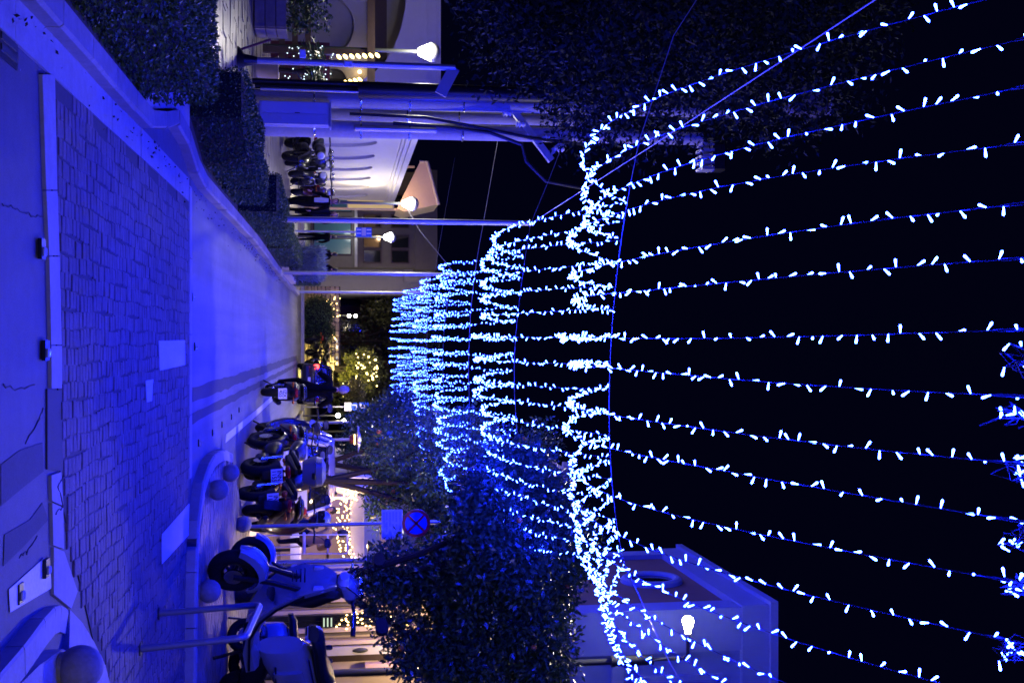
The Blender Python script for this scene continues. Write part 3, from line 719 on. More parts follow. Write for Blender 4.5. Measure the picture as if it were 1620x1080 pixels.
# stone garden wall at the street end, single stones
t = thing('stone_wall', 'rubble garden wall lit gold at the end of the street', 'wall', (0, 54.5, 0))
MB().bb(-2.6, 1.1, .08, .4, 0, 1.7).build('core', M_joint, t, smooth=False)
M_stone = mat('wall_stone', (.36, .29, .19), .85, noise=((3, .15), (20, .2)), bump=(14, .5, .02), rand=.3)
st = [MB().rbox((0, 0, 0), (1, 1, 1), .16).mesh('stone', M_stone, smooth=False) for _ in range(2)]
z = 0.02
while z < 1.6:
    h = random.uniform(.14, .24); x = -2.6
    while x < 1.05:
        wd = random.uniform(.2, .48); o = link('stone', random.choice(st), t, (x + wd / 2, .04 + random.uniform(-.02, .02), z + h / 2))
        o.scale = (wd - .02, .16, h - .02); o.rotation_euler = (random.uniform(-.05, .05), random.uniform(-.06, .06), 0); x += wd
    z += h
t = thing('twin_lamp', 'pair of small globe lamps on one post above the stone wall', 'street lamp', (P(555, 499, 57).x, 57, 0))
MB().cyl((0, 0, 0), (0, 0, 2.0), .04).build('post', M_iron, t)
MB().tube([(-.02, 0, 1.95), (-.02, 0, 2.45)], .02).build('arm', M_iron, t)
for z in (2.13, 2.45): MB().ell((.02, -.08, z), .085, 12, 8).build('globe', LAMPW, t)
lamp_light('twin_light', (t.location.x, 55.9, 2.3), (1, .82, .5), 140, .1)
t = thing('garden_spot', 'small ground floodlight under the yellow lit tree', 'lamp', (1.5, 54.2, .1))
MB().rbox((0, 0, .1), (.2, .14, .16), .03).build('housing', M_dark, t); MB().bb(-.08, .08, .02, .12, .185, .19).build('lens', YELL, t)
lamp_light('garden_light', (1.6, 54.3, 1.0), (1, .80, .22), 420, .1)
# ------------------------------------------------------------------ hedges, shrubs, trees
def hedge(poly, h, label, n, z0=.08, r=.07):
    c = Vector((sum(p[0] for p in poly) / len(poly), sum(p[1] for p in poly) / len(poly), 0))
    t = thing('clipped_hedge', label, 'hedge', (c.x, c.y, z0), 0, 'clipped hedges along the left kerb')
    loc = [(p[0] - c.x, p[1] - c.y) for p in poly]; inn = [(x * .93, y * .95) for x, y in loc]
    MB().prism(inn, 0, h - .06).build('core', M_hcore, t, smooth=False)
    pos = []; out = []; per = [math.dist(loc[i], loc[(i + 1) % len(loc)]) for i in range(len(loc))]; P_ = sum(per)
    A = abs(sum(loc[i][0] * loc[(i + 1) % len(loc)][1] - loc[(i + 1) % len(loc)][0] * loc[i][1] for i in range(len(loc)))) / 2
    nt_ = int(n * A / (A + P_ * h)); xs = [p[0] for p in loc]; ys = [p[1] for p in loc]
    while len(pos) < nt_:
        x, y = random.uniform(min(xs), max(xs)), random.uniform(min(ys), max(ys))
        if inside(x, y, loc):
            e = min(abs((loc[(i + 1) % len(loc)][0] - loc[i][0]) * (y - loc[i][1]) - (loc[(i + 1) % len(loc)][1] - loc[i][1]) * (x - loc[i][0])) / per[i] for i in range(len(loc)))
            dz = -max(0, r - e) ** 2 / r * .9
            pos.append((x, y, h + dz + random.gauss(0, .009) - .01 + .012 * math.sin(x * 5 + y * 3))); out.append((0, 0, 1))
    while len(pos) < n:
        i = random.choices(range(len(loc)), per)[0]; a, b2 = loc[i], loc[(i + 1) % len(loc)]; u = random.random()
        nx, ny = (b2[1] - a[1]) / per[i], -(b2[0] - a[0]) / per[i]
        if nx * (a[0] + b2[0]) + ny * (a[1] + b2[1]) < 0: nx, ny = -nx, -ny
        z = random.random() * h; d = random.gauss(-.01, .010) - max(0, z - h + r) ** 2 / r * .8 - .05 * max(0, .15 - z) / .15
        pos.append((a[0] + (b2[0] - a[0]) * u + nx * d, a[1] + (b2[1] - a[1]) * u + ny * d, z)); out.append((nx, ny, .2))
    link('foliage', leaf_mesh('foliage', np.array(pos), .036, .021, L_hedge, np.array(out)), t)
    return t
hedge([(-2.06, 4.6), (-2.06, 7.7), (-3.6, 7.7), (-3.6, 4.6)], .60, 'nearest clipped hedge at the left, dark and rounded', 17000)
hedge([(-2.08, 7.85), (-2.02, 10.0), (-4.4, 10.1), (-4.4, 7.85)], .62, 'second clipped hedge before the pavement opening', 19000)
hedge([(-2.5, 13.0), (-2.14, 14.3), (-2.1, 15.9), (-2.95, 15.9), (-3.05, 13.0)], .62, 'third clipped hedge just past the pavement opening', 11000)
hedge([(-2.12, 16.4), (-2.14, 18.2), (-2.75, 18.2), (-2.9, 16.4)], .52, 'fourth clipped hedge, its flat top catching blue light', 8000)
hedge([(-2.1, 18.9), (-2.06, 22.2), (-2.6, 22.2), (-2.75, 18.9)], .68, 'fifth clipped hedge round the foot of the nearest slim pole', 9000)
hedge([(-2.16, 22.8), (-2.12, 25.7), (-2.6, 25.7), (-2.6, 22.8)], .62, 'sixth clipped hedge, dark, beyond the nearest slim pole', 7000)
hedge([(-2.1, 26.2), (-2.02, 31.5), (-2.5, 31.5), (-2.5, 26.2)], .62, 'last clipped hedge before the silvery shrub planter', 7000)

def blades(n, box, L, label, mt, name, loc, group=None):
    t = thing(name, label, 'shrub', loc, 0, group)
    pos = np.column_stack([rng.uniform(-box[0], box[0], n), rng.uniform(-box[1], box[1], n), box[2] * rng.beta(2, 1.4, n)])
    out = pos.copy(); out[:, 2] += .5; out /= np.linalg.norm(out, axis=1, keepdims=True)
    link('foliage', leaf_mesh('foliage', pos, L, .022, mt, out * 1.4, .3), t)
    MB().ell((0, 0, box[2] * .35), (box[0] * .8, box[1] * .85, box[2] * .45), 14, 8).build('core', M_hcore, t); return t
t = thing('planter_box', 'low tan planter edging at the kerb round the silvery shrubs', 'planter', (-2.38, 35, .08))
b = MB().bb(-.6, .5, -2.2, -2.05, 0, .2).bb(.37, .5, -2.05, 3, 0, .2).bb(-.6, -.47, -2.05, 3, 0, .2).build('edging', M_cream, t, smooth=False)
MB().bb(-.47, .37, -2.05, 3, 0, .12).build('soil', M_soil, t, smooth=False)
blades(5200, (.36, .9, .95), .24, 'silvery spiky shrub in the planter behind the slim pole', L_silver, 'silver_shrub', (-2.36, 34.2, .2), 'silvery shrubs')
blades(3600, (.34, .8, .9), .2, 'silvery spiky shrub at the far end of the planter', L_silver, 'silver_shrub', (-2.3, 36.4, .2), 'silvery shrubs')
t = hedge([(-1.95, 38.3), (-1.95, 40.5), (-2.4, 40.5), (-2.4, 38.3)], .95, 'low dark green hedge behind the silvery shrubs', 3000)

def tree(name, label, base, tips, clumps, n, L, leaf, cat='tree', group=None, trunk_r=.12, oranges=0):
    """base on the ground; tips: limb end points; clumps: (centre, radius) of leaf clumps"""
    b0 = Vector(base); t = thing(name, label, cat, b0, 0, group)
    tr = MB(); fork = Vector(tips[0]) - b0; fork = Vector((fork.x * .3, fork.y * .3, fork.z * .42))
    tr.tube([(0, 0, -.02), (0, 0, .1), fork * .5 + Vector((.03, .02, 0)), fork], [trunk_r * 1.35, trunk_r, trunk_r * .85, trunk_r * .75], 10)
    for q in tips:
        e = Vector(q) - b0; m = fork.lerp(e, .5) + Vector((random.gauss(0, .08), random.gauss(0, .08), .12))
        tr.tube([fork * .92, m, e], [trunk_r * .62, trunk_r * .42, trunk_r * .12], 7)
        for _ in range(3):
            k = m.lerp(e, random.uniform(0, .7)); tr.tube([k, k + Vector((random.gauss(0, .5), random.gauss(0, .5), random.uniform(.1, .6)))], [trunk_r * .22, trunk_r * .05], 5)
    tr.build('trunk', M_bark, t)
    ws = np.array([r ** 2.2 for c, r in clumps]); idx = rng.choice(len(clumps), n, p=ws / ws.sum())
    cs_ = np.array([list(Vector(c) - b0) for c, r in clumps])[idx]; rs = np.array([r for c, r in clumps])[idx]
    d = rng.normal(size=(n, 3)); d /= np.linalg.norm(d, axis=1, keepdims=True); rad = rng.beta(3.2, 1.3, n)[:, None]
    pos = cs_ + d * rad * rs[:, None] * np.array([1, 1, .85]) + rng.normal(size=(n, 3)) * .04
    link('crown', leaf_mesh('crown', pos, L, L * .42, leaf, d * .6), t)
    for i in range(oranges):
        c, r = random.choice(clumps); dd = Vector((random.gauss(0, 1), -abs(random.gauss(0, 1)) - .5, random.gauss(0, .7))).normalized()
        MB().ell(Vector(c) - b0 + dd * r * .93, .042, 10, 8).build('orange', M_orange, t)
    return t
def fill(c, R, k, r0, r1, seed, cut=None):
    rr = random.Random(seed); out = []
    while len(out) < k:
        v = Vector((rr.uniform(-1, 1), rr.uniform(-1, 1), rr.uniform(-1, 1)))
        if .35 < v.length < 1:
            p = Vector((c[0] + v.x * R[0], c[1] + v.y * R[1], c[2] + v.z * R[2]))
            if cut and cut(p): continue
            out.append((p, rr.uniform(r0, r1)))
    return out
GR = 'orange trees along the right side'
tree('orange_tree', 'nearest orange tree with a broad glossy crown behind the pale scooter', (3.95, 18.1, .12), [(3.3, 17.9, 3.7), (3.5, 17.2, 4.6), (2.6, 16.6, 4.1), (4.6, 17.8, 4.2), (4.0, 18.5, 4.4), (4.8, 17.2, 3.2)],
     fill((3.65, 17.7, 3.98), (1.95, .95, 1.78), 96, .36, .62, 3, lambda p: p.x < 3.6 and p.z < 3.9) + fill((2.6, 16.5, 4.1), (.95, .75, .95), 44, .32, .5, 4, lambda p: p.z < 3.6) + fill((3.5, 18.3, 3.3), (.5, .4, .9), 10, .3, .4, 14, lambda p: p.x < 3.3), 84000, .105, L_orange, group=GR, oranges=14)
tree('orange_tree', 'second orange tree with lit leaves behind the no stopping sign', (3.3, 25.4, .12), [(2.4, 25.4, 3.5), (3.0, 24.8, 5), (4.0, 25.4, 4.3), (3.5, 26.2, 4.4)],
     fill((3.1, 25.4, 4.35), (1.55, 1.1, 2.2), 60, .38, .68, 5), 30000, .11, L_orange, group=GR, oranges=10)
tree('orange_tree', 'third orange tree, dimmer, above the patio heater', (3.5, 31.2, .12), [(2.7, 31, 3.3), (3.6, 30.6, 4.1), (4.2, 31.6, 3.6)],
     fill((2.75, 31.0, 3.6), (1.2, 1.1, 1.45), 34, .35, .6, 6), 12000, .12, L_orange, group=GR, oranges=6)
tree('orange_tree', 'small dark orange tree farthest along the right side', (3.6, 39.2, .12), [(3.0, 39, 2.9), (4.0, 38.6, 3.6), (3.6, 40, 3.4)],
     fill((3.6, 39.1, 3.0), (1.1, 1.0, 1.2), 26, .35, .6, 8), 8000, .13, L_orange, group=GR)
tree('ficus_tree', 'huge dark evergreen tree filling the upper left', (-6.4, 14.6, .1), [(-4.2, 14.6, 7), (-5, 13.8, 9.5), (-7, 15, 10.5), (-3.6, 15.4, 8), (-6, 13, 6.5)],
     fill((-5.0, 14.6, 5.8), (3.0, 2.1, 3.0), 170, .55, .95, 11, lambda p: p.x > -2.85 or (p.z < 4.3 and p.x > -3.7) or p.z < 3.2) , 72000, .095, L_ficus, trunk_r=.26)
# background trees at the street end
for i, (px, py, Y, R, h, lb) in enumerate(((640, 470, 68, 3.2, 2.6, 'dark tree behind the far poles, left of the street end'), (640, 545, 66, 3.0, 2.6, 'dark tree straight beyond the street end'), (650, 400, 70, 2.6, 2.2, 'dark tree beside the beige shop block'), (610, 620, 64, 2.2, 2.2, 'dark tree right of the street end'))):
    c = P(px - 18, py, Y); tree('far_tree', lb, (c.x, Y, 0), [(c.x - 1, Y, c.z), (c.x + 1, Y, c.z), (c.x, Y - .8, c.z + 1)], fill((c.x, Y, c.z), (R, 1.6, h), 22, .6, 1.1, 20 + i), 5000, .24, L_far, group='dark trees beyond the street end', trunk_r=.2)
c = P(572, 588, 56); tree('lit_tree', 'small tree lit yellow from below at the street end', (c.x, 56, 0), [(c.x - .6, 56, 3.2), (c.x + .6, 56, 3.0), (c.x, 55.6, 3.6)], fill((c.x, 56, 2.55), (1.0, .7, .75), 16, .28, .5, 31), 3800, .15, leafmat('yellow_leaf', (.08, .11, .02), (.2, .2, .05)), trunk_r=.1)
c = P(575, 614, 53); tree('lit_shrub', 'round yellow lit shrub left of the blue crossing sign', (c.x, 53, 0), [(c.x - .3, 53, 2.2), (c.x + .3, 53, 2.4), (c.x, 52.8, 2.5)], fill((c.x, 53, 2.35), (.5, .5, .55), 9, .25, .4, 32), 1800, .14, leafmat('gold_leaf', (.09, .1, .02), (.2, .17, .04)), 'shrub', trunk_r=.06)
for i, (px, py, Y, R, lb) in enumerate(((508, 495, 52.6, .75, 'rounded dark bush in front of the stone wall, left of two'), (508, 525, 52.8, .6, 'rounded dark bush in front of the stone wall, right of two'))):
    c = P(px, py, Y); n = 2600; d = rng.normal(size=(n, 3)); d /= np.linalg.norm(d, axis=1, keepdims=True)
    t = thing('round_bush', lb, 'bush', (c.x, Y, 0), 0, 'round bushes before the stone wall'); ps = d * np.array([R, R, .72]) * rng.uniform(.85, 1.05, (n, 1)); ps[:, 2] += .72
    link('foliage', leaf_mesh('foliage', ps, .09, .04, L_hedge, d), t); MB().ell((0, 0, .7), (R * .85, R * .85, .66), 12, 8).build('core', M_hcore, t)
struct(MB().bb(-30, 30, 50.7, 50.85, 0, .14).build('end_kerb', M_conc, smooth=False))
sheet('end_pavement', [(-30, 50.86), (30, 50.86), (30, 140), (-30, 140)], .1, M_slab, .1)
# ------------------------------------------------------------------ motorcycles, scooters, cars
RX90 = Matrix.Rotation(PI / 2, 3, 'X')
def ring(x, y, z, w, h, n=14, p=2.6, tilt=0.):      # superellipse section across the machine, centred at (x,y,z)
    out = []
    for j in range(n):
        a = 2 * PI * j / n; c, s = math.cos(a), math.sin(a)
        yy = w / 2 * math.copysign(abs(c) ** (2 / p), c); zz = h / 2 * math.copysign(abs(s) ** (2 / p), s)
        out.append(Vector((x - zz * math.sin(tilt), y + yy, z + zz * math.cos(tilt))))
    return out
def wheel(t, x, R, wd, spokes=5, name='wheel'):
    o = MB().torus((x, 0, R), R - wd * .5, wd * .5, 36, 12).build(name, M_rub, t)
    MB().torus((x, 0, R), R - wd * 1.02, .016, 30, 8, None, 1.6).build('rim', M_dark, o)
    b = MB().cyl((x, -wd * .55, R), (x, wd * .55, R), .035, .035, 12)
    for k in range(spokes):
        a = 2 * PI * k / spokes + .4; e = Vector((x + math.cos(a) * (R - wd), 0, R + math.sin(a) * (R - wd)))
        b.tube([(x, .012, R), (x + (e.x - x) * .5, .02, R + (e.z - R) * .5), e], .013, 6)
    b.build('spokes', M_dark, o)
    MB().lathe([(R * .36, -.006), (R * .36, .006), (R * .2, .01)], (x, wd * .62, R), 20, RX90).build('brake_disc', M_chrome, o)
    return o
def plate(t, x, z, tilt, l1, l2, w_=.21, h_=.17):
    """number plate facing backwards (-x)"""
    c = Vector((x, 0, z)); e = thing('number_plate', None, None, c, 0); e.parent = t; del_ = e
    o = MB().rbox((0, 0, 0), (w_, .006, h_), .002).build('number_plate', M_plate, t); bpy.data.objects.remove(del_)
    o.location = c; o.rotation_euler = (tilt, 0, -PI / 2)
    for i, s in enumerate((l1, l2)):
        if not s: continue
        cu = bpy.data.curves.new('plate_text', 'FONT'); cu.body = s; cu.size = .092; cu.align_x = 'CENTER'; cu.align_y = 'CENTER'; cu.offset = .002
        tmp = bpy.data.objects.new('tmp', cu); COL.objects.link(tmp); tm = bpy.data.meshes.new_from_object(tmp.evaluated_get(bpy.context.evaluated_depsgraph_get())); bpy.data.objects.remove(tmp)
        f = bpy.data.objects.new('plate_text', tm); COL.objects.link(f); f.parent = o; tm.materials.clear(); tm.materials.append(M_ink)
        f.location = (0, -.0045, .038 - i * .076); f.rotation_euler = (PI / 2, 0, 0)
    return o
def moto(name, label, cat, loc, rz, body, scale=1., R=.22, wd=.1, wb=1.25, kind='step', topcase=None, pl=None, seatm=None, lit=False, bars=True, lean=0., group='parked scooters and motorcycles', shield=None, mirrors=True):
    t = thing(name, label, cat, loc, rz, group, scale); t.rotation_euler = (lean, 0, rz)
    seatm = seatm or M_seat; F = wb / 2; shield = shield or body
    wheel(t, F, R, wd); wheel(t, -F, R, wd * 1.1)
    hz = 1.0; hx = F - .26 - (R - .22) * .3
    # fork and fender
    b = MB()
    for s in (-1, 1): b.tube([(F, s * .07, R), (F - .06, s * .07, R + .26), (hx + .05, s * .06, .78)], .021, 8)
    b.build('fork', M_dark, t)
    rings = []
    for k in range(11):
        a = math.radians(15 + 140 * k / 10); rr = R + .035 + .01 * math.sin(PI * k / 10); w0 = wd * (.55 + .95 * math.sin(PI * (k + .6) / 11.4))
        c = Vector((F + math.cos(a) * rr, 0, R + math.sin(a) * rr)); n0 = Vector((math.cos(a), 0, math.sin(a)))
        rings.append([c + Vector((0, w0 * y, 0)) + n0 * d for y, d in ((-.62, -.05), (-.5, -.005), (-.2, .016), (.2, .016), (.5, -.005), (.62, -.05), (.45, -.035), (0, -.02), (-.45, -.035))])
    MB().loft(rings).build('front_fender', body, t)
    if kind == 'step':
        # one-piece leg shield: from under the bars, down and back into the footboard
        path = [(hx + .10, .93, .14, .05), (hx + .12, .84, .26, .07), (hx + .10, .68, .34, .08), (hx + .02, .52, .36, .085), (hx - .10, .40, .34, .09), (hx - .26, .32, .32, .10), (hx - .46, .28, .31, .10), (-.28, .30, .30, .11)]
        R_ = []
        for k, (x, z, w_, d) in enumerate(path):
            q = path[min(k + 1, len(path) - 1)]; p0 = path[max(k - 1, 0)]; ang = math.atan2(q[1] - p0[1], q[0] - p0[0])
            n0 = Vector((-math.sin(ang), 0, math.cos(ang))) * -1
            R_.append([Vector((x, y * w_, z)) + n0 * (d * f) for y, f in ((-.5, -.5), (-.46, .1), (-.25, .5), (0, .62), (.25, .5), (.46, .1), (.5, -.5), (.3, -.28), (0, -.2), (-.3, -.28))])
        MB().loft(R_).build('leg_shield', shield, t)
        MB().loft([ring(hx - .02, 0, .5, .16, .2, tilt=.5), ring(hx - .08, 0, .7, .14, .2, tilt=.3), ring(hx - .02, 0, .9, .1, .14, tilt=.3)]).build('inner_panel', M_black, t)
        b = MB()
        for sgn in (-1, 1):
            b.tube([(hx + .13, sgn * .172, .70), (hx + .02, sgn * .186, .50), (hx - .12, sgn * .176, .37), (hx - .30, sgn * .166, .29), (-.26, sgn * .155, .27)], .009, 6)
            b.tube([(hx + .02, sgn * .2, hz + .06), (hx + .10, sgn * .16, hz + .10), (hx + .12, sgn * .05, hz - .02), (hx + .05, sgn * .03, .8)], .006, 5)
        b.build('edge_trim', M_black, t)
        for sgn in (-1, 1): MB().loft([ring(hx + .13, sgn * .115, .80, .035, .09, 10, 3), ring(hx + .165, sgn * .105, .80, .02, .07, 10, 3)]).build('front_indicator', M_clear, t)
        g_ = MB()
        for q in range(4): g_.rbox((hx + .185 - q * .003, 0, .70 - q * .03), (.012, .15 - q * .015, .011), .003)
        g_.build('grille', M_black, t)
        MB().tube([(-.24, -.155, .47), (-.5, -.185, .47), (-.84, -.135, .60)], .007, 5).tube([(-.24, .155, .47), (-.5, .185, .47), (-.84, .135, .60)], .007, 5).tube([(-.2, -.13, .72), (-.5, -.17, .765), (-.86, -.12, .80)], .006, 5).tube([(-.2, .13, .72), (-.5, .17, .765), (-.86, .12, .80)], .006, 5).build('panel_seam', M_black, t)
        # rear body
        MB().loft([ring(-.16, 0, .50, .18, .34), ring(-.26, 0, .55, .28, .42), ring(-.44, 0, .60, .34, .38), ring(-.66, 0, .66, .33, .30), ring(-.86, 0, .71, .24, .20), ring(-.97, 0, .74, .10, .09)]).build('rear_body', body, t)
        for s in (-1, 1):
            MB().loft([ring(-.30, s * .155, .56, .05, .22), ring(-.55, s * .178, .60, .035, .24), ring(-.78, s * .145, .66, .04, .15), ring(-.9, s * .11, .7, .02, .05)]).build('side_cover', body, t)
            MB().rbox((-.52, s * .185, .50), (.075, .014, .03), .004).build('reflector', M_amber, t)
        MB().tube([(-.70, -.15, .84), (-.95, -.13, .88), (-1.02, 0, .89), (-.95, .13, .88), (-.70, .15, .84)], .014, 8).build('grab_rail', M_chrome, t)
        MB().loft([ring(-.06, 0, .76, .16, .07), ring(-.14, 0, .79, .26, .10), ring(-.40, 0, .81, .30, .10), ring(-.55, 0, .85, .31, .12), ring(-.80, 0, .88, .26, .11), ring(-.90, 0, .88, .14, .06)]).build('seat', seatm, t)
    else:
        MB().loft([ring(.30, 0, .80, .12, .14), ring(.2, 0, .84, .28, .24), ring(.0, 0, .83, .32, .26), ring(-.16, 0, .77, .22, .16)]).build('tank', body, t)
        MB().loft([ring(-.12, 0, .76, .2, .08), ring(-.35, 0, .76, .28, .10), ring(-.6, 0, .82, .27, .10), ring(-.82, 0, .88, .16, .06)]).build('seat', seatm, t)
        MB().loft([ring(-.4, 0, .70, .22, .12), ring(-.7, 0, .76, .2, .1), ring(-.93, 0, .84, .08, .05)]).build('rear_body', body, t)
        MB().tube([(hx, 0, .86), (.1, 0, .55), (-.1, 0, .34), (.3, 0, .3), (hx - .02, 0, .7)], .026, 8).build('frame', M_dark, t)
        MB().loft([ring(.28, 0, .48, .2, .2), ring(.1, 0, .46, .3, .3), ring(-.14, 0, .44, .28, .28), ring(-.24, 0, .44, .16, .18)]).build('engine', M_dark, t)
    # engine, swing arm, exhaust, fender, light
    MB().loft([ring(-.22, 0, .34, .16, .16), ring(-.4, .03, .30, .22, .2), ring(-F + .05, .07, R + .02, .1, .14)]).tube([(-.15, -.08, .3), (-F, -.09, R)], .03, 8).build('engine_case', M_dark, t)
    MB().tube([(-.05, -.12, .24), (-.3, -.15, .22), (-.5, -.17, R + .03)], .022, 8).loft([ring(-.42, -.17, R + .02, .09, .1, 12, 2), ring(-.5, -.175, R + .04, .11, .12, 12, 2), ring(-.95, -.19, R + .13, .1, .11, 12, 2), ring(-1.0, -.19, R + .14, .06, .07, 12, 2)]).build('exhaust', M_dark, t)
    MB().tube([(-F + .02, .11, R), (-.5, .11, .62)], .026, 8).torus((-F + .06, .11, R + .12), .034, .008, 12, 6).build('rear_shock', M_chrome, t)
    MB().loft([ring(-.86, 0, .60, .14, .02, 8), ring(-1.0, 0, .50, .15, .02, 8), ring(-1.06, 0, .36, .13, .02, 8)]).build('mud_guard', M_black, t)
    MB().tube([(-.1, .1, .22), (-.06, .2, .02)], .014, 6).build('side_stand', M_dark, t)
    o = MB().loft([ring(-.90, 0, .715, .2, .085), ring(-.96, 0, .725, .17, .07), ring(-.985, 0, .73, .1, .04)]).build('tail_light', REDG if lit else M_red, t)
    if lit: lamp_light('tail_glow', (-1.04, 0, .73), (1, .05, .04), .6, .04, t)
    for s in (-1, 1):
        MB().tube([(-.88, s * .09, .66), (-.92, s * .17, .66)], .012, 6).ell((-.93, s * .19, .66), (.03, .035, .025), 10, 6).build('indicator', M_amber, t)
    if pl: plate(t, -1.075, .46 if kind == 'step' else .56, -.25, *pl)
    # head: cowl, lamp, bars, grips, mirrors
    if bars:
        if kind == 'step':
            MB().loft([ring(hx + .15, 0, hz - .0, .07, .08), ring(hx + .11, 0, hz, .17, .13), ring(hx + .02, 0, hz + .03, .22, .13), ring(hx - .06, 0, hz + .04, .15, .08)]).build('handlebar_cowl', body, t)
            MB().loft([ring(hx + .125, 0, hz - .01, .15, .10), ring(hx + .165, 0, hz - .01, .09, .06)]).build('headlight', M_clear, t)
        else:
            MB().ell((hx + .12, 0, .86), (.1, .1, .1)).build('headlight_shell', body, t); MB().lathe([(.085, 0), (.06, .03), (0, .04)], (hx + .19, 0, .86), 16, Matrix.Rotation(PI / 2, 3, 'Y')).build('headlight', M_clear, t)
        MB().ell((hx + .02, .06, hz + .10), (.05, .045, .035), 12, 8).ell((hx + .02, -.06, hz + .10), (.05, .045, .035), 12, 8).build('instrument', M_chrome, t)
        MB().tube([(hx - .10, -.34, hz + .05), (hx - .02, -.2, hz + .06), (hx, 0, hz + .03), (hx - .02, .2, hz + .06), (hx - .10, .34, hz + .05)], .013, 8).build('handlebar', M_dark, t)
        for s in (-1, 1):
            MB().cyl((hx - .04, s * .235, hz + .058), (hx - .105, s * .35, hz + .05), .019, .019, 10).build('grip', M_black, t)
            MB().tube([(hx + .02, s * .23, hz + .055), (hx - .04, s * .34, hz + .05)], .006, 6).build('brake_lever', M_chrome, t)
            if mirrors:
                m = MB().tube([(hx - .03, s * .22, hz + .06), (hx - .01, s * .26, hz + .17), (hx - .02, s * .33, hz + .24)], .006, 6).loft([ring(hx - .005, s * .35, hz + .26, .15, .085, 14, 2.6), ring(hx - .03, s * .35, hz + .26, .16, .095, 14, 2.6)]).build('mirror', M_black, t)
                MB().loft([ring(hx - .031, s * .35, hz + .26, .14, .078, 14), ring(hx - .033, s * .35, hz + .26, .14, .078, 14)]).build('mirror_glass', M_chrome, m)
    if topcase:
        cx, cz_ = -.92, 1.1
        MB().loft([ring(cx, 0, cz_ - .17, .30, .28, 16, 4, PI / 2), ring(cx, 0, cz_ - .05, .40, .36, 16, 4, PI / 2), ring(cx, 0, cz_ + .02, .42, .38, 16, 4, PI / 2)]).build('top_case', topcase, t)
        MB().loft([ring(cx, 0, cz_ + .03, .42, .38, 16, 4, PI / 2), ring(cx, 0, cz_ + .12, .38, .34, 16, 4, PI / 2), ring(cx, 0, cz_ + .17, .2, .2, 16, 3, PI / 2)]).build('top_case_lid', topcase, t)
        MB().rbox((cx - .2, 0, cz_), (.02, .1, .05), .006).tube([(-.7, 0, .84), (-.95, 0, .92)], .03, 6).build('case_lock', M_black, t)
    return t

M_bike = mat('black_bike_paint', (.006, .006, .007), .3, coat=.4)
M_bred = mat('dark_red_paint', (.045, .006, .008), .3, coat=.6)
M_bgrey = mat('grey_bike_paint', (.02, .019, .02), .35, coat=.4)
M_bblue = mat('pale_blue_fairing', (.28, .34, .44), .3, coat=.6)
M_tcase = mat('dark_teal_case', (.012, .035, .035), .5, bump=(90, .15, .003))
# the pale scooter in front, nose towards the street
g1, g2 = G(328, 903, .126), G(344, 1090, .126); d = g1 - g2
SC = (g1 - g2).length / 1.27
moto('pale_scooter', 'pale step through scooter parked across the pavement behind the hoop stand', 'scooter', (g1 + g2) / 2, math.atan2(d.y, d.x), M_wpaint, SC, R=.19, wd=.105, wb=1.27)
# second machine behind it
moto('touring_scooter', 'big wheeled scooter with dark top case parked right behind the pale scooter', 'scooter', (3.92, 17.0, .126), PI - .12, M_bblue, 1.17, R=.26, wd=.11, wb=1.3, topcase=M_tcase, shield=M_bike)
moto('black_scooter', 'black scooter with black top case, farthest right behind the pale scooter', 'scooter', (4.85, 16.4, .126), PI - .5, M_bike, 1.15, topcase=M_black)
RIDE = G(412, 620, .01) + Vector((-.02, .7, 0))
# row in the bay, seen from behind
moto('motorcycle', 'black motorcycle with red tail and square plate nearest in the parking bay', 'motorcycle', G(374, 780, .01) + Vector((-.08, .72, 0)), PI / 2 + .12, M_bike, 1.12, R=.29, wd=.13, kind='naked', pl=('INZ', '1182'), group='parked scooters and motorcycles')
moto('motorcycle', 'dark motorcycle with a pale top case in the parking bay', 'motorcycle', G(380, 738, .01) + Vector((-.16, .72, 0)), PI / 2 + .22, M_bgrey, 1.16, R=.3, wd=.14, kind='naked', topcase=mat('grey_case', (.13, .13, .14), .45), pl=('INN', '1155'))
moto('maxi_scooter', 'dark covered looking maxi scooter closest to the road in the parking bay', 'scooter', G(394, 692, .01) + Vector((-.04, .75, 0)), PI / 2 + .05, M_bgrey, 1.2, R=.25, wd=.14)
moto('maxi_scooter', 'dark scooter with reddish panels between the plated motorcycle and sign pole', 'scooter', G(382, 812, .12) + Vector((.2, .7, 0)), PI / 2 - .35, M_bred, 1.1, R=.24, wd=.12)
moto('ridden_scooter', 'dark scooter ridden away down the lane with glossy tail', 'scooter', RIDE, PI / 2 + .03, M_bgrey, 1.08, R=.25, wd=.14, wb=1.3, pl=('IZX', '455'), group='scooters and motorcycles on the road')
for i, (px, py, k, rz, lb, m) in enumerate(((447, 236, 'naked', -.5, 'black motorcycle nearest the utility poles in the left row', M_bike), (452, 258, 'step', -.75, 'dark scooter second from the utility poles in the left row', M_bike), (457, 281, 'naked', -.9, 'dark motorcycle third in the left row with pale plate', M_bgrey), (461, 304, 'step', -.8, 'dark scooter last in the left row beside the standing couple', M_bred))):
    g = G(px, py, .12); moto('motorcycle' if k == 'naked' else 'scooter', lb, 'motorcycle' if k == 'naked' else 'scooter', g, PI + rz + PI / 2 + .9, m, 1.25, R=.3 if k == 'naked' else .26, wd=.14, kind=k, pl=('', '') if i > 1 else None, mirrors=False, group='motorcycles parked before the white hall')
for i, (px, py, rz, lb) in enumerate(((491, 548, 1.2, 'small dark motorcycle parked at the street end, left of two'), (490, 566, 1.9, 'small dark motorcycle parked at the street end, right of two'))):
    g = P(px, py, 52); moto('motorcycle', lb, 'motorcycle', (g.x, 52.2, .1), rz, M_bike, 1.15, R=.3, wd=.13, kind='naked', group='motorcycles at the street end')

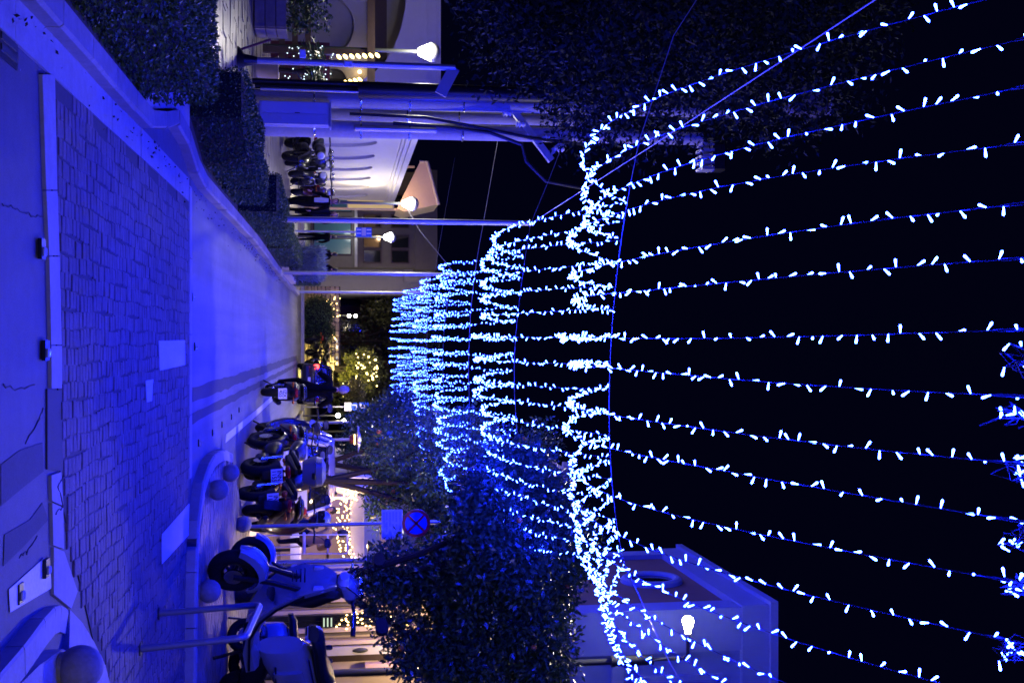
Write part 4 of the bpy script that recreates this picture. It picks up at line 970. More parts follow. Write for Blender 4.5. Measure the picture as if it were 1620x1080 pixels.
def helmet(loc, label, m, rz=0, s=1.):  # helmet shape standing in for a pale scooter part
    t = thing('helmet_stand_in', label, 'helmet', loc, rz, 'helmet shapes standing in for scooter parts', s)
    MB().loft([ring(0, 0, -.12, .20, .22, 18, 2.2, PI / 2), ring(.0, 0, -.06, .25, .28, 18, 2.2, PI / 2), ring(0, 0, .02, .26, .30, 18, 2.2, PI / 2), ring(-.005, 0, .09, .22, .25, 18, 2.2, PI / 2), ring(-.01, 0, .13, .13, .15, 18, 2.1, PI / 2), ring(-.01, 0, .145, .03, .03, 18, 2, PI / 2)]).build('shell', m, t)
    MB().loft([[Vector((.155 * math.cos(a) * f, .135 * math.sin(a) * f, z)) for a in np.linspace(-1.15, 1.15, 11)] for z, f in ((-.07, .97), (-.05, 1.02), (.02, 1.03), (.045, 1.0))], closed=False).build('visor', M_glass, t)
    MB().rbox((.12, 0, -.1), (.06, .12, .02), .006).build('chin_vent', M_black, t); return t
q = P(496, 1003, 16.9); helmet(q, 'white helmet shape standing in for a scooter part above the dark top case', M_white, PI + .9, 1.0)
q = P(510, 820, 20.4); helmet(q, 'pale blue helmet shape standing in for a scooter part at the parking bay', M_bblue, -1.9, 1.05)

def car(name, label, loc, rz, m, lit=False, scale=1., pl=None):
    t = thing(name, label, 'car', loc, rz, 'cars in the street', scale)
    # length along x, nose +x; sections (x, half width, bottom, top)
    def sec(x, w_, zb, zt, tum=0.):
        h = zt - zb; return [Vector((x, y * w_, zb + z * h)) for y, z in ((-.86, 0), (-.97, .12), (-1, .45), (-.985, .75), (-.95 + tum, .95), (-.80, 1), (0, 1.015), (.80, 1), (.95 - tum, .95), (.985, .75), (1, .45), (.97, .12), (.86, 0))]
    MB().loft([sec(-1.98, .72, .36, .80), sec(-1.93, .80, .28, .92), sec(-1.75, .85, .22, .96), sec(-1.2, .87, .20, .95), sec(0, .88, .19, .93), sec(.95, .87, .2, .93), sec(1.5, .84, .22, .84), sec(1.82, .78, .26, .72), sec(1.95, .62, .34, .6)]).build('body', m, t)
    def cab(x, w0, w1, zb, zt): return [Vector((x, y, z)) for y, z in ((-w0, zb), (-w1, zt - .07), (-w1 + .07, zt - .01), (0, zt), (w1 - .07, zt - .01), (w1, zt - .07), (w0, zb))]
    MB().loft([cab(-1.86, .74, .72, .93, .955), cab(-1.62, .80, .63, .93, 1.38), cab(-1.2, .82, .65, .92, 1.46), cab(-.2, .82, .66, .92, 1.49), cab(.35, .82, .62, .92, 1.42), cab(1.12, .80, .76, .92, .95)]).build('glasshouse', M_glass, t)
    MB().loft([cab(-1.66, .64, .64, 1.375, 1.40), cab(-1.2, .66, .66, 1.41, 1.478), cab(-.2, .67, .67, 1.43, 1.508), cab(.36, .63, .63, 1.37, 1.438)]).build('roof', m, t)
    b = MB()
    for s in (-1, 1):
        b.tube([(-1.88, s * .76, .93), (-1.68, s * .66, 1.36), (-1.2, s * .672, 1.42)], [.06, .05, .03], 8).tube([(.38, s * .63, 1.39), (1.08, s * .8, .93)], .035, 8)
        b.tube([(-.25, s * .845, .92), (-.28, s * .675, 1.43)], .03, 8).tube([(-1.05, s * .835, .93), (-1.12, s * .67, 1.41)], .045, 8)
    b.build('pillars', m, t)
    MB().rbox((-1.99, 0, .45), (.12, 1.5, .2), .04).build('rear_bumper', m, t); MB().rbox((1.93, 0, .42), (.14, 1.4, .2), .04).build('front_bumper', m, t)
    for s in (-1, 1):
        MB().loft([ring(-1.90, s * .68, .80, .22, .26, 12, 3), ring(-1.965, s * .67, .80, .19, .22, 12, 3)]).build('tail_light', REDG if lit and s > 0 else M_red, t)
        MB().loft([ring(1.7, s * .62, .68, .3, .14, 12, 3), ring(1.86, s * .58, .66, .2, .1, 12, 3)]).build('headlight', M_clear, t)
        MB().loft([ring(.72, s * .92, .98, .14, .12, 12, 3), ring(.78, s * .92, .98, .12, .1, 12, 3)]).build('door_mirror', m, t)
        for x in (-.1, -.95): MB().rbox((x, s * .883, .78), (.16, .02, .03), .008).build('door_handle', M_chrome, t)
        for x in (-1.25, 1.25):
            o = MB().torus((x, s * .76, .31), .235, .075, 30, 12, None, 1.25).build('wheel', M_rub, t)
            MB().lathe([(.2, -.02), (.2, .06), (.12, .05), (.03, .07), (0, .07)], (x, s * .79, .31), 20, Matrix.Rotation(-s * PI / 2, 3, 'X')).build('hub', M_chrome, o)
    MB().tube([(-1.80, 0, 1.0), (-1.72, .12, 1.12), (-1.66, .42, 1.2)], .012, 6).build('rear_wiper', M_black, t)
    o = plate(t, -2.056, .52, 0, *(pl or ('', '')), .5, .11) if pl else MB().rbox((-2.056, 0, .52), (.01, .5, .11), .003).build('number_plate', M_plate, t)
    return t
car('silver_car', 'silver hatchback parked behind the motorcycles in the bay', (2.98, 27.6, .01), PI / 2 + .02, mat('pale_car_paint', (.62, .62, .64), .35, coat=.8), scale=1.06)
c0 = car('dark_car', 'dark car with one red tail lamp glowing at the street end', (1.75, 47.2, .01), PI / 2 - .06, M_dcar, True, .95)
lamp_light('tail_glow', (-2.1, .66, .8), (1, .05, .05), 2.5, .05, c0)
# ------------------------------------------------------------------ people
M_skin = mat('skin', (.42, .24, .17), .55); M_navy = mat('navy_cloth', (.010, .012, .02), .9, bump=(40, .3, .01), spec=.15); M_blk = mat('black_cloth', (.004, .004, .004), .95, bump=(40, .3, .01), spec=.1)
M_shoe = mat('dark_shoe', (.012, .012, .012), .6); M_hair = mat('dark_hair', (.012, .009, .008), .6); M_tan = mat('tan_cloth', (.34, .22, .10), .9, bump=(40, .3, .01))
M_scarf = mat('mustard_cloth', (.5, .26, .06), .9); M_rose = mat('plum_cloth', (.10, .02, .04), .9); M_grey = mat('grey_hair', (.30, .27, .27), .7); M_rosy = mat('warm_cloth', (.3, .16, .12), .9)
def person(label, loc, rz, h, pose, topm, legm, hair=None, name='person', hand_closed=False):
    """pose: joint name -> point in a 1.75 m body, facing +y; built as one skinned surface"""
    J = dict(pel=(0, 0, .93), sp=(0, .0, 1.10), ch=(0, -.01, 1.30), nk=(0, 0, 1.47), hb=(0, .02, 1.56))
    for s, n in ((-1, 'l'), (1, 'r')):
        J.update({n + 'hip': (s * .10, 0, .88), n + 'kn': (s * .11, .02, .48), n + 'an': (s * .115, -.02, .08), n + 'to': (s * .13, .15, .03),
                  n + 'sh': (s * .17, -.01, 1.40), n + 'el': (s * .245, -.03, 1.12), n + 'wr': (s * .25, .06, .88)})
    J.update(pose); names = list(J); ix = {n: i for i, n in enumerate(names)}
    E = [('pel', 'sp'), ('sp', 'ch'), ('ch', 'nk'), ('nk', 'hb')]
    for n in 'lr': E += [('pel', n + 'hip'), (n + 'hip', n + 'kn'), (n + 'kn', n + 'an'), (n + 'an', n + 'to'), ('ch', n + 'sh'), (n + 'sh', n + 'el'), (n + 'el', n + 'wr')]
    rad = dict(pel=.125, sp=.12, ch=.135, nk=.055, hb=.055, hip=.10, kn=.066, an=.05, to=.042, sh=.078, el=.055, wr=.038)
    me = bpy.data.meshes.new('tmp'); me.from_pydata([J[n] for n in names], [(ix[a], ix[b]) for a, b in E], [])
    ob = bpy.data.objects.new('tmp', me); COL.objects.link(ob); ob.modifiers.new('s', 'SKIN')
    sv = me.skin_vertices[0].data
    for i, n in enumerate(names):
        r = rad.get(n, rad.get(n[1:], .06)); sv[i].radius = (r, r * (.8 if n in ('ch', 'sp', 'pel') else 1)); sv[i].use_root = n == 'pel'
    m2 = ob.modifiers.new('d', 'SUBSURF'); m2.levels = m2.render_levels = 2
    dg = bpy.context.evaluated_depsgraph_get(); ev = ob.evaluated_get(dg).to_mesh()
    b = MB(); b.add([v.co.copy() for v in ev.vertices], [tuple(p.vertices) for p in ev.polygons])
    V = [Vector(v) for v in b.v]; bpy.data.objects.remove(ob)
    legs = [(J[n + a], J[n + c]) for n in 'lr' for a, c in (('hip', 'kn'), ('kn', 'an'))]; feet = [(J[n + 'an'], J[n + 'to']) for n in 'lr']
    def dist(p, seg):
        a, c = Vector(seg[0]), Vector(seg[1]); u = max(0, min(1, (p - a).dot(c - a) / (c - a).length_squared)); return (p - a - (c - a) * u).length
    groups = [(0, [(J['pel'], J['sp']), (J['sp'], J['ch']), (J['ch'], J['nk'])] + [(J[n + 'sh'], J[n + 'el']) for n in 'lr'] + [(J[n + 'el'], J[n + 'wr']) for n in 'lr']), (1, legs), (2, feet), (3, [(Vector(J['nk']).lerp(Vector(J['hb']), .3), J['hb'])])]
    b.m = []
    for f in b.f:
        c = sum((V[i] for i in f), Vector()) / len(f); b.m.append(min(groups, key=lambda g: min(dist(c, s) for s in g[1]))[0])
    # head with face, ears; hands with fingers: joined into the same body
    hb = Vector(J['hb']); up = (hb - Vector(J['nk'])).normalized(); hd = Vector(J.get('face', (0, 1, 0))).normalized(); hc = hb + up * .09 + hd * .015
    rt = hd.cross(Vector((0, 0, 1))).normalized(); MM = Matrix((rt, hd, rt.cross(hd))).transposed()
    b.k = 3; b.ell(hc, (.076, .096, .115), 16, 12, MM)
    b.loft([[hc + MM @ Vector((x * w_, .088 + y, z)) for x in (-1, 0, 1)] + [hc + MM @ Vector((0, .07, z))] for z, w_, y in ((.02, .008, 0), (-.012, .016, .022), (-.022, .018, .008))])
    for s in (-1, 1): b.ell(hc + MM @ Vector((s * .077, -.005, -.005)), (.012, .022, .032), 8, 6, MM); b.ell(hc + MM @ Vector((s * .03, .086, .018)), (.013, .008, .007), 8, 6, MM)
    b.ell(hc + MM @ Vector((0, .086, -.052)), (.026, .008, .008), 8, 6, MM)
    for n, s in (('l', -1), ('r', 1)):
        wv = Vector(J[n + 'wr']); dr = (wv - Vector(J[n + 'el'])).normalized(); sd = dr.cross(Vector((s, 0, .2))).normalized(); nr = dr.cross(sd)
        HM = Matrix((sd, nr, dr)).transposed(); b.ell(wv + dr * .055, (.038, .016, .052), 10, 6, HM)
        for k in range(4):
            o = wv + dr * .095 + sd * (.027 - .018 * k); ln = (.06, .07, .066, .052)[k]; cv = nr * (-s) * (.03 if not hand_closed else .05)
            b.tube([o, o + dr * ln * .5 + cv * .3, o + dr * ln * (.9 if not hand_closed else .5) + cv], [.0095, .009, .007], 6)
        b.tube([wv + dr * .03 + sd * .03, wv + dr * .065 + sd * .055, wv + dr * .095 + sd * .058], [.011, .01, .008], 6)
    sc = h / (hc.z + .115) if 'sit' not in pose else h / 1.75
    t = b.build(name, [topm, legm, M_shoe, M_skin], None, True, loc, rz); t.scale = (sc,) * 3; tag(t, label, 'person')
    hm = MB(); hm.ell(hc - hd * .012 + up * .014, (.084, .098, .115), 16, 10, MM, -.35, PI / 2); hm.ell(hc - hd * .035 - up * .01, (.078, .072, .10), 14, 8, MM)
    if hair is not False: hm.build('hair', hair or M_hair, t)
    return t
walk = dict(lkn=(-.10, .16, .50), lan=(-.10, .14, .09), lto=(-.11, .30, .05), rkn=(.10, -.02, .48), ran=(.11, -.24, .14), rto=(.12, -.12, .03), lwr=(-.24, -.12, .92), rwr=(.24, .2, .95), rel=(.25, .03, 1.13))
g = G(442, 318, .105); p = person('person in a dark suit and pale shirt facing the camera beside the left scooters', (g.x, g.y, .105), PI - .25, 1.60, dict(walk), M_blk, M_blk)
MB().slab([(-.055, .142, 1.44), (.055, .142, 1.44), (.075, .152, 1.25), (.06, .150, 1.02), (-.06, .150, 1.02), (-.075, .152, 1.25)], (0, -.03, 0)).build('shirt_front', mat('pale_shirt', (.45, .46, .5), .8), p)
g = G(444, 333, .105); p = person('person in a long navy coat walking close beside the suited person', (g.x, g.y + .6, .105), PI + .2, 1.58, dict(walk), M_navy, M_blk)
MB().loft([ring(0, 0, 1.42, .36, .22), ring(0, 0, 1.2, .42, .30), ring(0, 0, .9, .44, .32), ring(0, 0, .62, .48, .36)], cap=False).build('coat', M_navy, p)
g = G(465, 343, .105); p = person('person with a mustard scarf walking behind the suited couple', (g.x, g.y, .105), PI + .5, 1.66, dict(walk), M_navy, M_blk)
MB().torus((0, .01, 1.47), .085, .045, 18, 10, RX90).tube([(.05, .13, 1.45), (.06, .155, 1.3), (.05, .155, 1.15)], [.05, .045, .04], 8).build('scarf', M_scarf, p)
g = G(470, 374, .105); p = person('person in black walking away on the left pavement, lone silhouette', (g.x, g.y, .105), .15, 1.46, dict(walk), M_blk, M_blk)
MB().loft([ring(0, 0, 1.42, .40, .26), ring(0, -.01, 1.15, .46, .32), ring(0, -.01, .82, .46, .32)], cap=False).build('jacket', M_blk, p)
for px, py, lb, rz in ((478, 402, 'person in dark coat standing behind the silvery shrub, left of a pair', .6), (478, 425, 'person in dark coat standing behind the silvery shrub, right of a pair', -.7)):
    q = P(px, py, 43); p = person(lb, (q.x, 43, .105), rz, 1.5, {}, M_blk, M_blk)
    MB().loft([ring(0, 0, 1.43, .40, .26), ring(0, 0, 1.15, .50, .34), ring(0, 0, .7, .52, .36)], cap=False).build('coat', M_blk, p)
# rider, seen from behind
sit = dict(sit=(0, 0, .9), pel=(0, -.12, .80), sp=(0, -.06, .98), ch=(0, .04, 1.18), nk=(0, .10, 1.35), hb=(0, .14, 1.44))
for s, n in ((-1, 'l'), (1, 'r')):
    sit.update({n + 'hip': (s * .11, -.06, .76), n + 'kn': (s * .19, .34, .62), n + 'an': (s * .17, .22, .26), n + 'to': (s * .17, .38, .22), n + 'sh': (s * .19, .03, 1.27), n + 'el': (s * .33, .18, 1.06), n + 'wr': (s * .33, .44, 1.03)})
rider = person('person in a black jacket riding the scooter away from the camera', (RIDE.x, RIDE.y - .30, .12), 0, 1.92, sit, M_blk, M_blk, M_grey, hand_closed=True)
MB().loft([ring(0, -.13, .74, .34, .30), ring(0, -.10, .9, .40, .34), ring(0, -.02, 1.1, .47, .34), ring(0, .06, 1.27, .42, .26), ring(0, .09, 1.34, .22, .18)]).build('jacket', M_blk, rider)
# seated guests under the trees
def chair(loc, rz, label):
    t = thing('metal_chair', label, 'chair', loc, rz, 'white metal chairs at the right hand cafe'); b = MB()
    for x in (-.2, .2):
        for y in (-.2, .2): MB().tube([(x * 1.1, y * 1.15, 0), (x, y, .45)], .013, 6).build('leg', M_white, t)
        b.tube([(x, -.2, .45), (x, -.25, .9)], .013, 6)
    b.tube([(-.2, -.25, .9), (.2, -.25, .9)], .013, 6).tube([(-.2, -.23, .7), (.2, -.23, .7)], .01, 6); b.build('frame', M_white, t)
    MB().rbox((0, 0, .46), (.44, .42, .03), .01).build('seat', M_white, t); return t
def table(loc, label):
    t = thing('cafe_table', label, 'table', loc, 0, 'cloth covered cafe tables'); MB().cyl((0, 0, 0), (0, 0, .72), .03).lathe([(.26, 0), (.26, .02), (.03, .05)], n=16).build('stand', M_iron, t)
    MB().rbox((0, 0, .735), (.8, .8, .03), .01).build('top', M_gwood, t)
    MB().loft([[Vector((a * .40 * s, c * .40 * s, z)) for a, c in ((-1, -1), (-.5, -1.02), (0, -1), (.5, -1.02), (1, -1), (1.02, 0), (1, 1), (0, 1), (-1, 1), (-1.02, 0))] for s, z in ((1.0, .757), (1.03, .74), (1.05, .55))]).build('cloth', M_swhite, t); return t
def guest(px, py, Y, lb, rz, top, hair=None, zz=.0):
    q = P(px, py, Y); d = dict(sit); hh = q.z - .115
    p = person(lb, (q.x, Y, .115 - .33 + zz), rz, 1.75, d, top, M_navy, hair); return p
table((4.55, 25.3, .115), 'white clothed cafe table nearest, under the second orange tree'); table((4.2, 28.6, .115), 'white clothed cafe table farther back under the orange trees')
chair((4.02, 23.35, .115), .2, 'tall white metal stool under the person in tan').scale = (1, 1, 1.95); chair((5.3, 25.4, .115), 1.6, 'white metal chair right of the nearest cafe table'); chair((3.75, 27.6, .115), .3, 'white metal chair left of the farther cafe table')
guest(540, 848, 23.35, 'person in a tan jacket seated on a white chair right of the sign pole', .2, M_tan, None, .46)
guest(530, 812, 25.9, 'person with lamplit face seated at the nearest cafe table', 2.6, M_rosy, None, .22)
guest(536, 775, 27.6, 'person in plum seated at the farther cafe table', -.6, M_rose, None, .22)
# ------------------------------------------------------------------ signs, utility poles, lamps, garlands
q = G(378, 833, .126)
t = thing('no_stopping_sign', 'round blue and red no stopping sign over a pale text plate on a steel pole', 'traffic sign', (q.x, q.y, .12))
k = q.y / FPX; zc = P(658, 830, q.y).z - .12; zp = P(620, 830, q.y).z - .12; ztop = P(697, 830, q.y).z - .12
MB().cyl((0, 0, 0), (0, 0, ztop - .08), .032, .032, 12).cyl((0, 0, ztop - .08), (0, 0, ztop), .03, .006, 12).build('pole', M_pole, t)
RXm = Matrix.Rotation(PI / 2, 3, 'X'); r0 = 22 * k
MB().lathe([(r0, 0), (r0, .012), (0, .012)], (0, -.05, zc), 40, RXm).build('disc_back', M_pole, t)
MB().lathe([(r0 * .80, .014), (0, .0145)], (0, -.05, zc), 40, RXm).build('blue_field', M_sblue, t)
b = MB(); b.lathe([(r0 * .995, .0125), (r0 * .995, .015), (r0 * .79, .015), (r0 * .79, .0125)], (0, -.05, zc), 44, RXm)
for a in (PI / 4, -PI / 4): b.box((0, -.0665, zc), (r0 * 1.62, .002, r0 * .15), 0, 0, a)
b.build('red_ring_and_cross', M_sred, t)
pw, ph = 46 * k, 33 * k
MB().rbox((.01, -.05, zp), (pw, .014, ph), .004).build('text_plate', M_swhite, t)
b = MB()
for j, (z, ws) in enumerate(((.38, (.8,)), (.2, (.34, .22)), (.05, (.3, .3)), (-.1, (.5,)), (-.25, (.28, .34)), (-.38, (.4,)))):
    x = -.42
    for wd in ws:
        xe = x + wd
        while x < xe - .02:
            l = random.uniform(.025, .06); b.bb(.01 + x * pw, .01 + min(x + l, xe) * pw, -.0585, -.0575, zp + z * ph - .012, zp + z * ph + .012); x += l + .012
        x += .06
tag(b.build('printed_lines', M_sgrey, t, smooth=False), kind='stuff')
for z in (zc, zp): MB().rbox((0, -.015, z), (.1, .06, .03), .006).build('clamp', M_dark, t)
# crossing sign group far right
Y = 50; t = thing('crossing_sign', 'stack of blue square, blue disc and white plate on a post at the street end', 'traffic sign', (P(560, 643, Y).x, Y, .1))
def zz(px): return P(px, 643, Y).z - .1
MB().cyl((0, .03, 0), (0, .03, zz(584)), .03).build('pole', M_pole, t)
hw = 6.6 * Y / FPX
MB().bb(-hw, hw, -.02, 0, zz(568), zz(583)).build('square_panel', M_sblue, t, smooth=False)
MB().slab([(-hw * .85, -.022, zz(569)), (hw * .85, -.022, zz(569)), (0, -.022, zz(581))], (0, -.004, 0)).build('white_triangle', M_swhite, t, smooth=False)
MB().bb(-.035, .035, -.031, -.028, zz(571), zz(576)).ell((0, -.03, zz(577.3)), .03, 8, 6).build('walking_figure', M_ink, t)
MB().lathe([(hw * .95, 0), (hw * .95, .02), (0, .021)], (0, 0, zz(561.5)), 28, RXm).build('blue_disc', M_sblue, t)
MB().bb(-.10, -.05, -.026, -.022, zz(557.5), zz(563)).bb(-.10, .06, -.026, -.022, zz(563), zz(564.6)).slab([(.05, -.022, zz(562)), (.14, -.022, zz(563.8)), (.05, -.022, zz(565.6))], (0, -.004, 0)).build('white_arrow', M_swhite, t, smooth=False)
MB().bb(-hw, hw, -.02, 0, zz(545), zz(556)).build('white_plate', M_swhite, t, smooth=False)
# striped sign at left
Y = 42; t = thing('striped_sign', 'blue sign with white stripes and a pale centre beside the nearest slim pole', 'sign', (P(575, 366, Y).x, Y, .1))
x0, x1 = P(575, 360, Y).x - t.location.x, P(575, 375, Y).x - t.location.x; z0, z1 = P(563, 367, Y).z - .1, P(588, 367, Y).z - .1
MB().cyl((.02, .04, 0), (.02, .04, z1), .035).build('pole', M_pole, t); MB().bb(x0, x1, -.02, .0, z0, z1).build('panel', M_sblue, t, smooth=False)
b = MB(); zr = z1 - z0; xr = x1 - x0
for u in (.18, .56):
    for a, c in ((.06, .34), (.68, .97)): b.bb(x0 + xr * u, x0 + xr * (u + .12), -.024, -.021, z0 + zr * a, z0 + zr * c)
b.build('white_stripes', M_swhite, t, smooth=False); MB().bb(x0 + xr * .02, x0 + xr * .86, -.026, -.0245, z0 + zr * .37, z0 + zr * .64).build('pale_centre', mat('pale_lilac', (.5, .45, .55), .5), t, smooth=False)
b = MB()
for u in (.2, .38): b.torus((x0 + xr * (u + .06), -.028, z0 + zr * .5), .035, .008, 14, 5)
b.build('emblem', M_sgrey, t)

# utility poles and cabinet
def upole(py, Y, r, label, h, z0=.1):
    x = (py - 540) * Y / FPX; t = thing('utility_pole', label, 'utility pole', (x, Y, z0), 0, 'concrete utility poles')
    MB().cyl((0, 0, 0), (0, 0, h), r, r * .72, 18).build('shaft', M_cpole, t)
    for z in (1.15, 2.0, 2.9, 3.9): MB().cyl((0, 0, z), (0, 0, z + .025), r * 1.02, r * 1.0, 18).build('steel_band', M_chrome, t)
    return t
ta = upole(163, 21.2, .16, 'left concrete utility pole with grey conduits, nearest the cafe', 9.2)
tb = upole(208, 21.4, .17, 'right concrete utility pole with looping black cables', 8.6)
tm = upole(185, 22.1, .14, 'middle concrete utility pole behind the pale cabinet', 6.2)
MB().cyl((-.20, -.06, .1), (-.20, -.06, 4.6), .045, .045, 10).cyl((-.30, .0, .05), (-.30, 0, 6.0), .055, .055, 10).build('conduit', M_black, ta)
MB().cyl((-.13, -.15, .2), (-.13, -.15, 2.9), .03, .03, 10).build('conduit', M_pole, ta)
MB().cyl((.02, -.2, 1.9), (.02, -.2, 3.4), .05, .05, 10).build('conduit', M_pole, tb)
MB().tube([(-.1, -.2, 2.6), (-.05, -.24, 3.6), (.05, -.3, 4.4), (.25, -.3, 5.0), (.55, -.2, 5.1), (.9, -.1, 5.5), (1.0, 0, 6.2)], .035, 8).tube([(-.25, -.2, 1.8), (-.22, -.22, 3.2), (-.05, -.28, 4.2), (.12, -.25, 5.2), (.2, -.1, 6.4)], .03, 8).build('cable_loop', M_black, tb)
MB().box((0, -.1, 5.2), (.12, .12, 1.3), 0, 0, .9).box((.1, -.1, 5.9), (.1, .1, 1.1), 0, 0, -.7).build('cross_brace', M_pole, tb, smooth=False)
b = MB()
for x, z in ((-.35, 4.75), (-.15, 5.0), (.1, 5.5), (.3, 5.75)): b.lathe([(.02, -.1), (.07, -.08), (.03, -.04), (.07, -.02), (.03, .02), (.06, .05), (.02, .09)], (x, -.18, z), 12)
b.build('insulator', M_swhite, tb)
x = (188 - 540) * 20.9 / FPX; t = thing('meter_cabinet', 'pale metal meter cabinet with a faint red glow mounted between the utility poles', 'cabinet', (x, 20.85, .12))
MB().prism([(-.21, -.14), (.21, -.14), (.21, .14), (-.21, .14)], 0, .0).build('shadow_base', M_joint, t, smooth=False)
MB().rbox((0, 0, .80), (.42, .26, 1.24), .012).build('case', mat('cabinet_paint', (.42, .42, .43), .5), t)
MB().rbox((-.1, -.135, .8), (.2, .012, 1.16), .004).build('door', mat('cabinet_door', (.46, .46, .47), .45, noise=((2, .1),)), t); MB().rbox((.11, -.135, .8), (.185, .012, 1.16), .004).build('door', mat('cabinet_door_b', (.40, .40, .41), .45, noise=((2, .1),)), t)
MB().rbox((.0, -.15, .85), (.012, .02, .09), .003).build('handle', M_dark, t); MB().bb(-.24, .24, -.17, .15, 1.42, 1.45).build('rain_hood', M_pole, t, smooth=False)
MB().bb(-.16, .16, -.1, .1, 0, .18).build('plinth', M_conc, t, smooth=False)
# high equipment in the dark
q = P(1135, 250, 20); t = thing('pole_equipment', 'dim boxy switchgear high in the dark above the utility poles', 'switchgear', q)
MB().rbox((0, 0, 0), (.5, .3, .25), .03).build('box', M_dark, t)
for i in range(5): MB().bb(-.25 + i * .11, -.2 + i * .11, -.2, .2, -.35, -.12).build('fin', M_pole, t, smooth=False)
q = P(1275, 160, 20); t = thing('transformer', 'dim transformer tank high in the dark above the big tree', 'transformer', q)
MB().rbox((0, 0, 0), (.55, .4, .75), .05).build('tank', mat('transformer_paint', (.13, .12, .14), .6), t)
for i in range(4): MB().lathe([(.02, 0), (.06, .03), (.03, .07), (.06, .1), (.02, .16)], (-.2 + i * .13, 0, .38), 10).build('insulator', M_swhite, t)
MB().cyl((0, .3, -8.2), (0, .3, .4), .16, .12, 12).build('pole', M_dark, t)

# mast with gallows arm
q = G(378, 95, .12); t = thing('gallows_post', 'blue lit steel post with a short slanting arm on the left pavement', 'post', (q.x, q.y, .11))
zt = P(720, 97, q.y).z - .11
MB().cyl((0, 0, 0), (0, 0, zt), .055, .05, 14).build('post', M_pole, t)
MB().lathe([(.22, 0), (.2, .03), (.1, .10), (.07, .26), (.056, .3)], n=18).build('foot', M_dark, t)
MB().box((.23, 0, zt - .13), (.50, .06, .19), 0, 0, .48).build('arm', M_pole, t, smooth=False)
MB().rbox((-.12, -.06, 1.02), (.14, .04, .1), .01).rbox((.02, -.07, 1.75), (.1, .03, .14), .01).build('sticker_box', M_swhite, t)
MB().tube([(-.18, .05, .03), (-.4, .2, .5)], .02, 6).build('stay', M_rose, t)
def cone_lamp(px, py, Y, label, pw, s=1., z0=.105):
    q = P(px, py, Y); t = thing('cone_lamp', label, 'park lamp', (q.x, Y, z0), 0, 'cone shaped park lamps'); h = q.z - z0
    MB().cyl((0, 0, 0), (0, 0, h), .05 * s, .04 * s, 12).build('post', M_iron, t)
    MB().lathe([(.06, 0), (.09, .03), (.2, .29)], (0, 0, h), 24).build('lamp_cone', LAMPW, t)
    MB().lathe([(.205, .285), (.21, .30), (.19, .38), (.12, .45), (.04, .48), (0, .48)], (0, 0, h), 24).build('cap', M_pole, t)
    lamp_light('cone_light', (q.x, Y - .32 * s, q.z + .12), (1, .93, .78), pw, .15); return t
cone_lamp(661, 82, 24.5, 'glaring cone lamp behind the gallows post under the big tree', 330)
cone_lamp(636, 322, 32.8, 'cone lamp with dark dome beside the white hall', 260)
cone_lamp(607, 375, 44, 'cone lamp right of the nearest slim pole, farthest of three', 320)
# left cafe: wooden planter, pergola, palm and bulbs
t = thing('plank_planter', 'blue lit wooden plank planter at the left edge', 'planter', (-7.1, 22.0, .11))
for i in range(3): MB().bb(-1.6, 1.15, -.03, 0, .02 + i * .2, .205 + i * .2).build('plank', M_gwood, t, smooth=False)
for i in range(3): MB().bb(1.15, 1.18, 0, .7, .02 + i * .2, .205 + i * .2).build('plank', M_gwood, t, smooth=False)
MB().bb(-1.6, 1.15, .02, .7, 0, .56).build('soil', M_soil, t, smooth=False)
n = 3000; ps = np.column_stack([rng.uniform(-1.5, 1.1, n), rng.uniform(.02, .65, n), .56 + .9 * rng.beta(1.3, 1.8, n)])
t = thing('planter_shrub', 'dark leafy shrub growing in the plank planter at the left edge', 'shrub', (-7.1, 22.0, .11)); link('foliage', leaf_mesh('foliage', ps, .1, .05, L_hedge), t); MB().tube([(-.5, .3, .5), (-.5, .3, 1.2)], .03).build('stem', M_bark, t)
t = thing('pergola', 'dark brown cafe pergola behind the gallows post', 'pergola', (-6.35, 24.5, .1))
for x in (-2.2, -1.0, .2, 1.0): MB().bb(x - .06, x + .06, -.06, .06, 0, 2.2).build('post', M_dwood, t, smooth=False)
for z in (.35, .62, .89): MB().bb(-2.2, .9, -.02, .02, z, z + .12).build('rail', M_dwood, t, smooth=False)
MB().bb(-2.4, 1.2, -.08, .08, 2.2, 2.36).build('beam', M_dwood, t, smooth=False)
MB().bb(-.1, .9, .4, .46, .15, 1.4).build('panel', M_rose, t, smooth=False)
t = thing('potted_palm', 'potted palm wound with tiny white lights beside the utility poles', 'palm', (P(500, 112, 22.8).x, 22.8, .11))
MB().lathe([(.16, 0), (.24, .4), (.26, .42), (.22, .42)], n=16).build('pot', M_cream, t); MB().tube([(0, 0, .4), (.03, 0, .75), (0, 0, 1.1)], [.06, .05, .06]).build('stem', M_bark, t)
fr = []; oo = []
for i in range(16):
    a = 2 * PI * i / 16 + .2; el = random.uniform(.2, 1.2); L_ = random.uniform(.6, .85)
    for u in np.linspace(.1, 1, 16):
        r = L_ * u * math.cos(el); p0 = (r * math.cos(a), r * math.sin(a), 1.1 + L_ * u * math.sin(el) - .5 * u * u)
        for s in (-1, 1): fr.append(p0); oo.append((math.cos(a) * .6 - s * math.sin(a), math.sin(a) * .6 + s * math.cos(a), -.3))
link('fronds', leaf_mesh('fronds', np.array(fr), .26, .03, L_orange, np.array(oo) * 3), t)
tt = thing('fairy_lights', 'tiny white fairy lights wound over the potted palm', 'fairy lights', t.location); b = MB(); w_ = MB(); pts = []
for i in range(60):
    a = i * .55; r = .15 + .35 * abs(math.sin(i * .13)); p0 = Vector((r * math.cos(a), r * math.sin(a) - .1, .55 + i * .017 + .05 * math.sin(i))); pts.append(p0); b.ell(p0, .012, 6, 4)
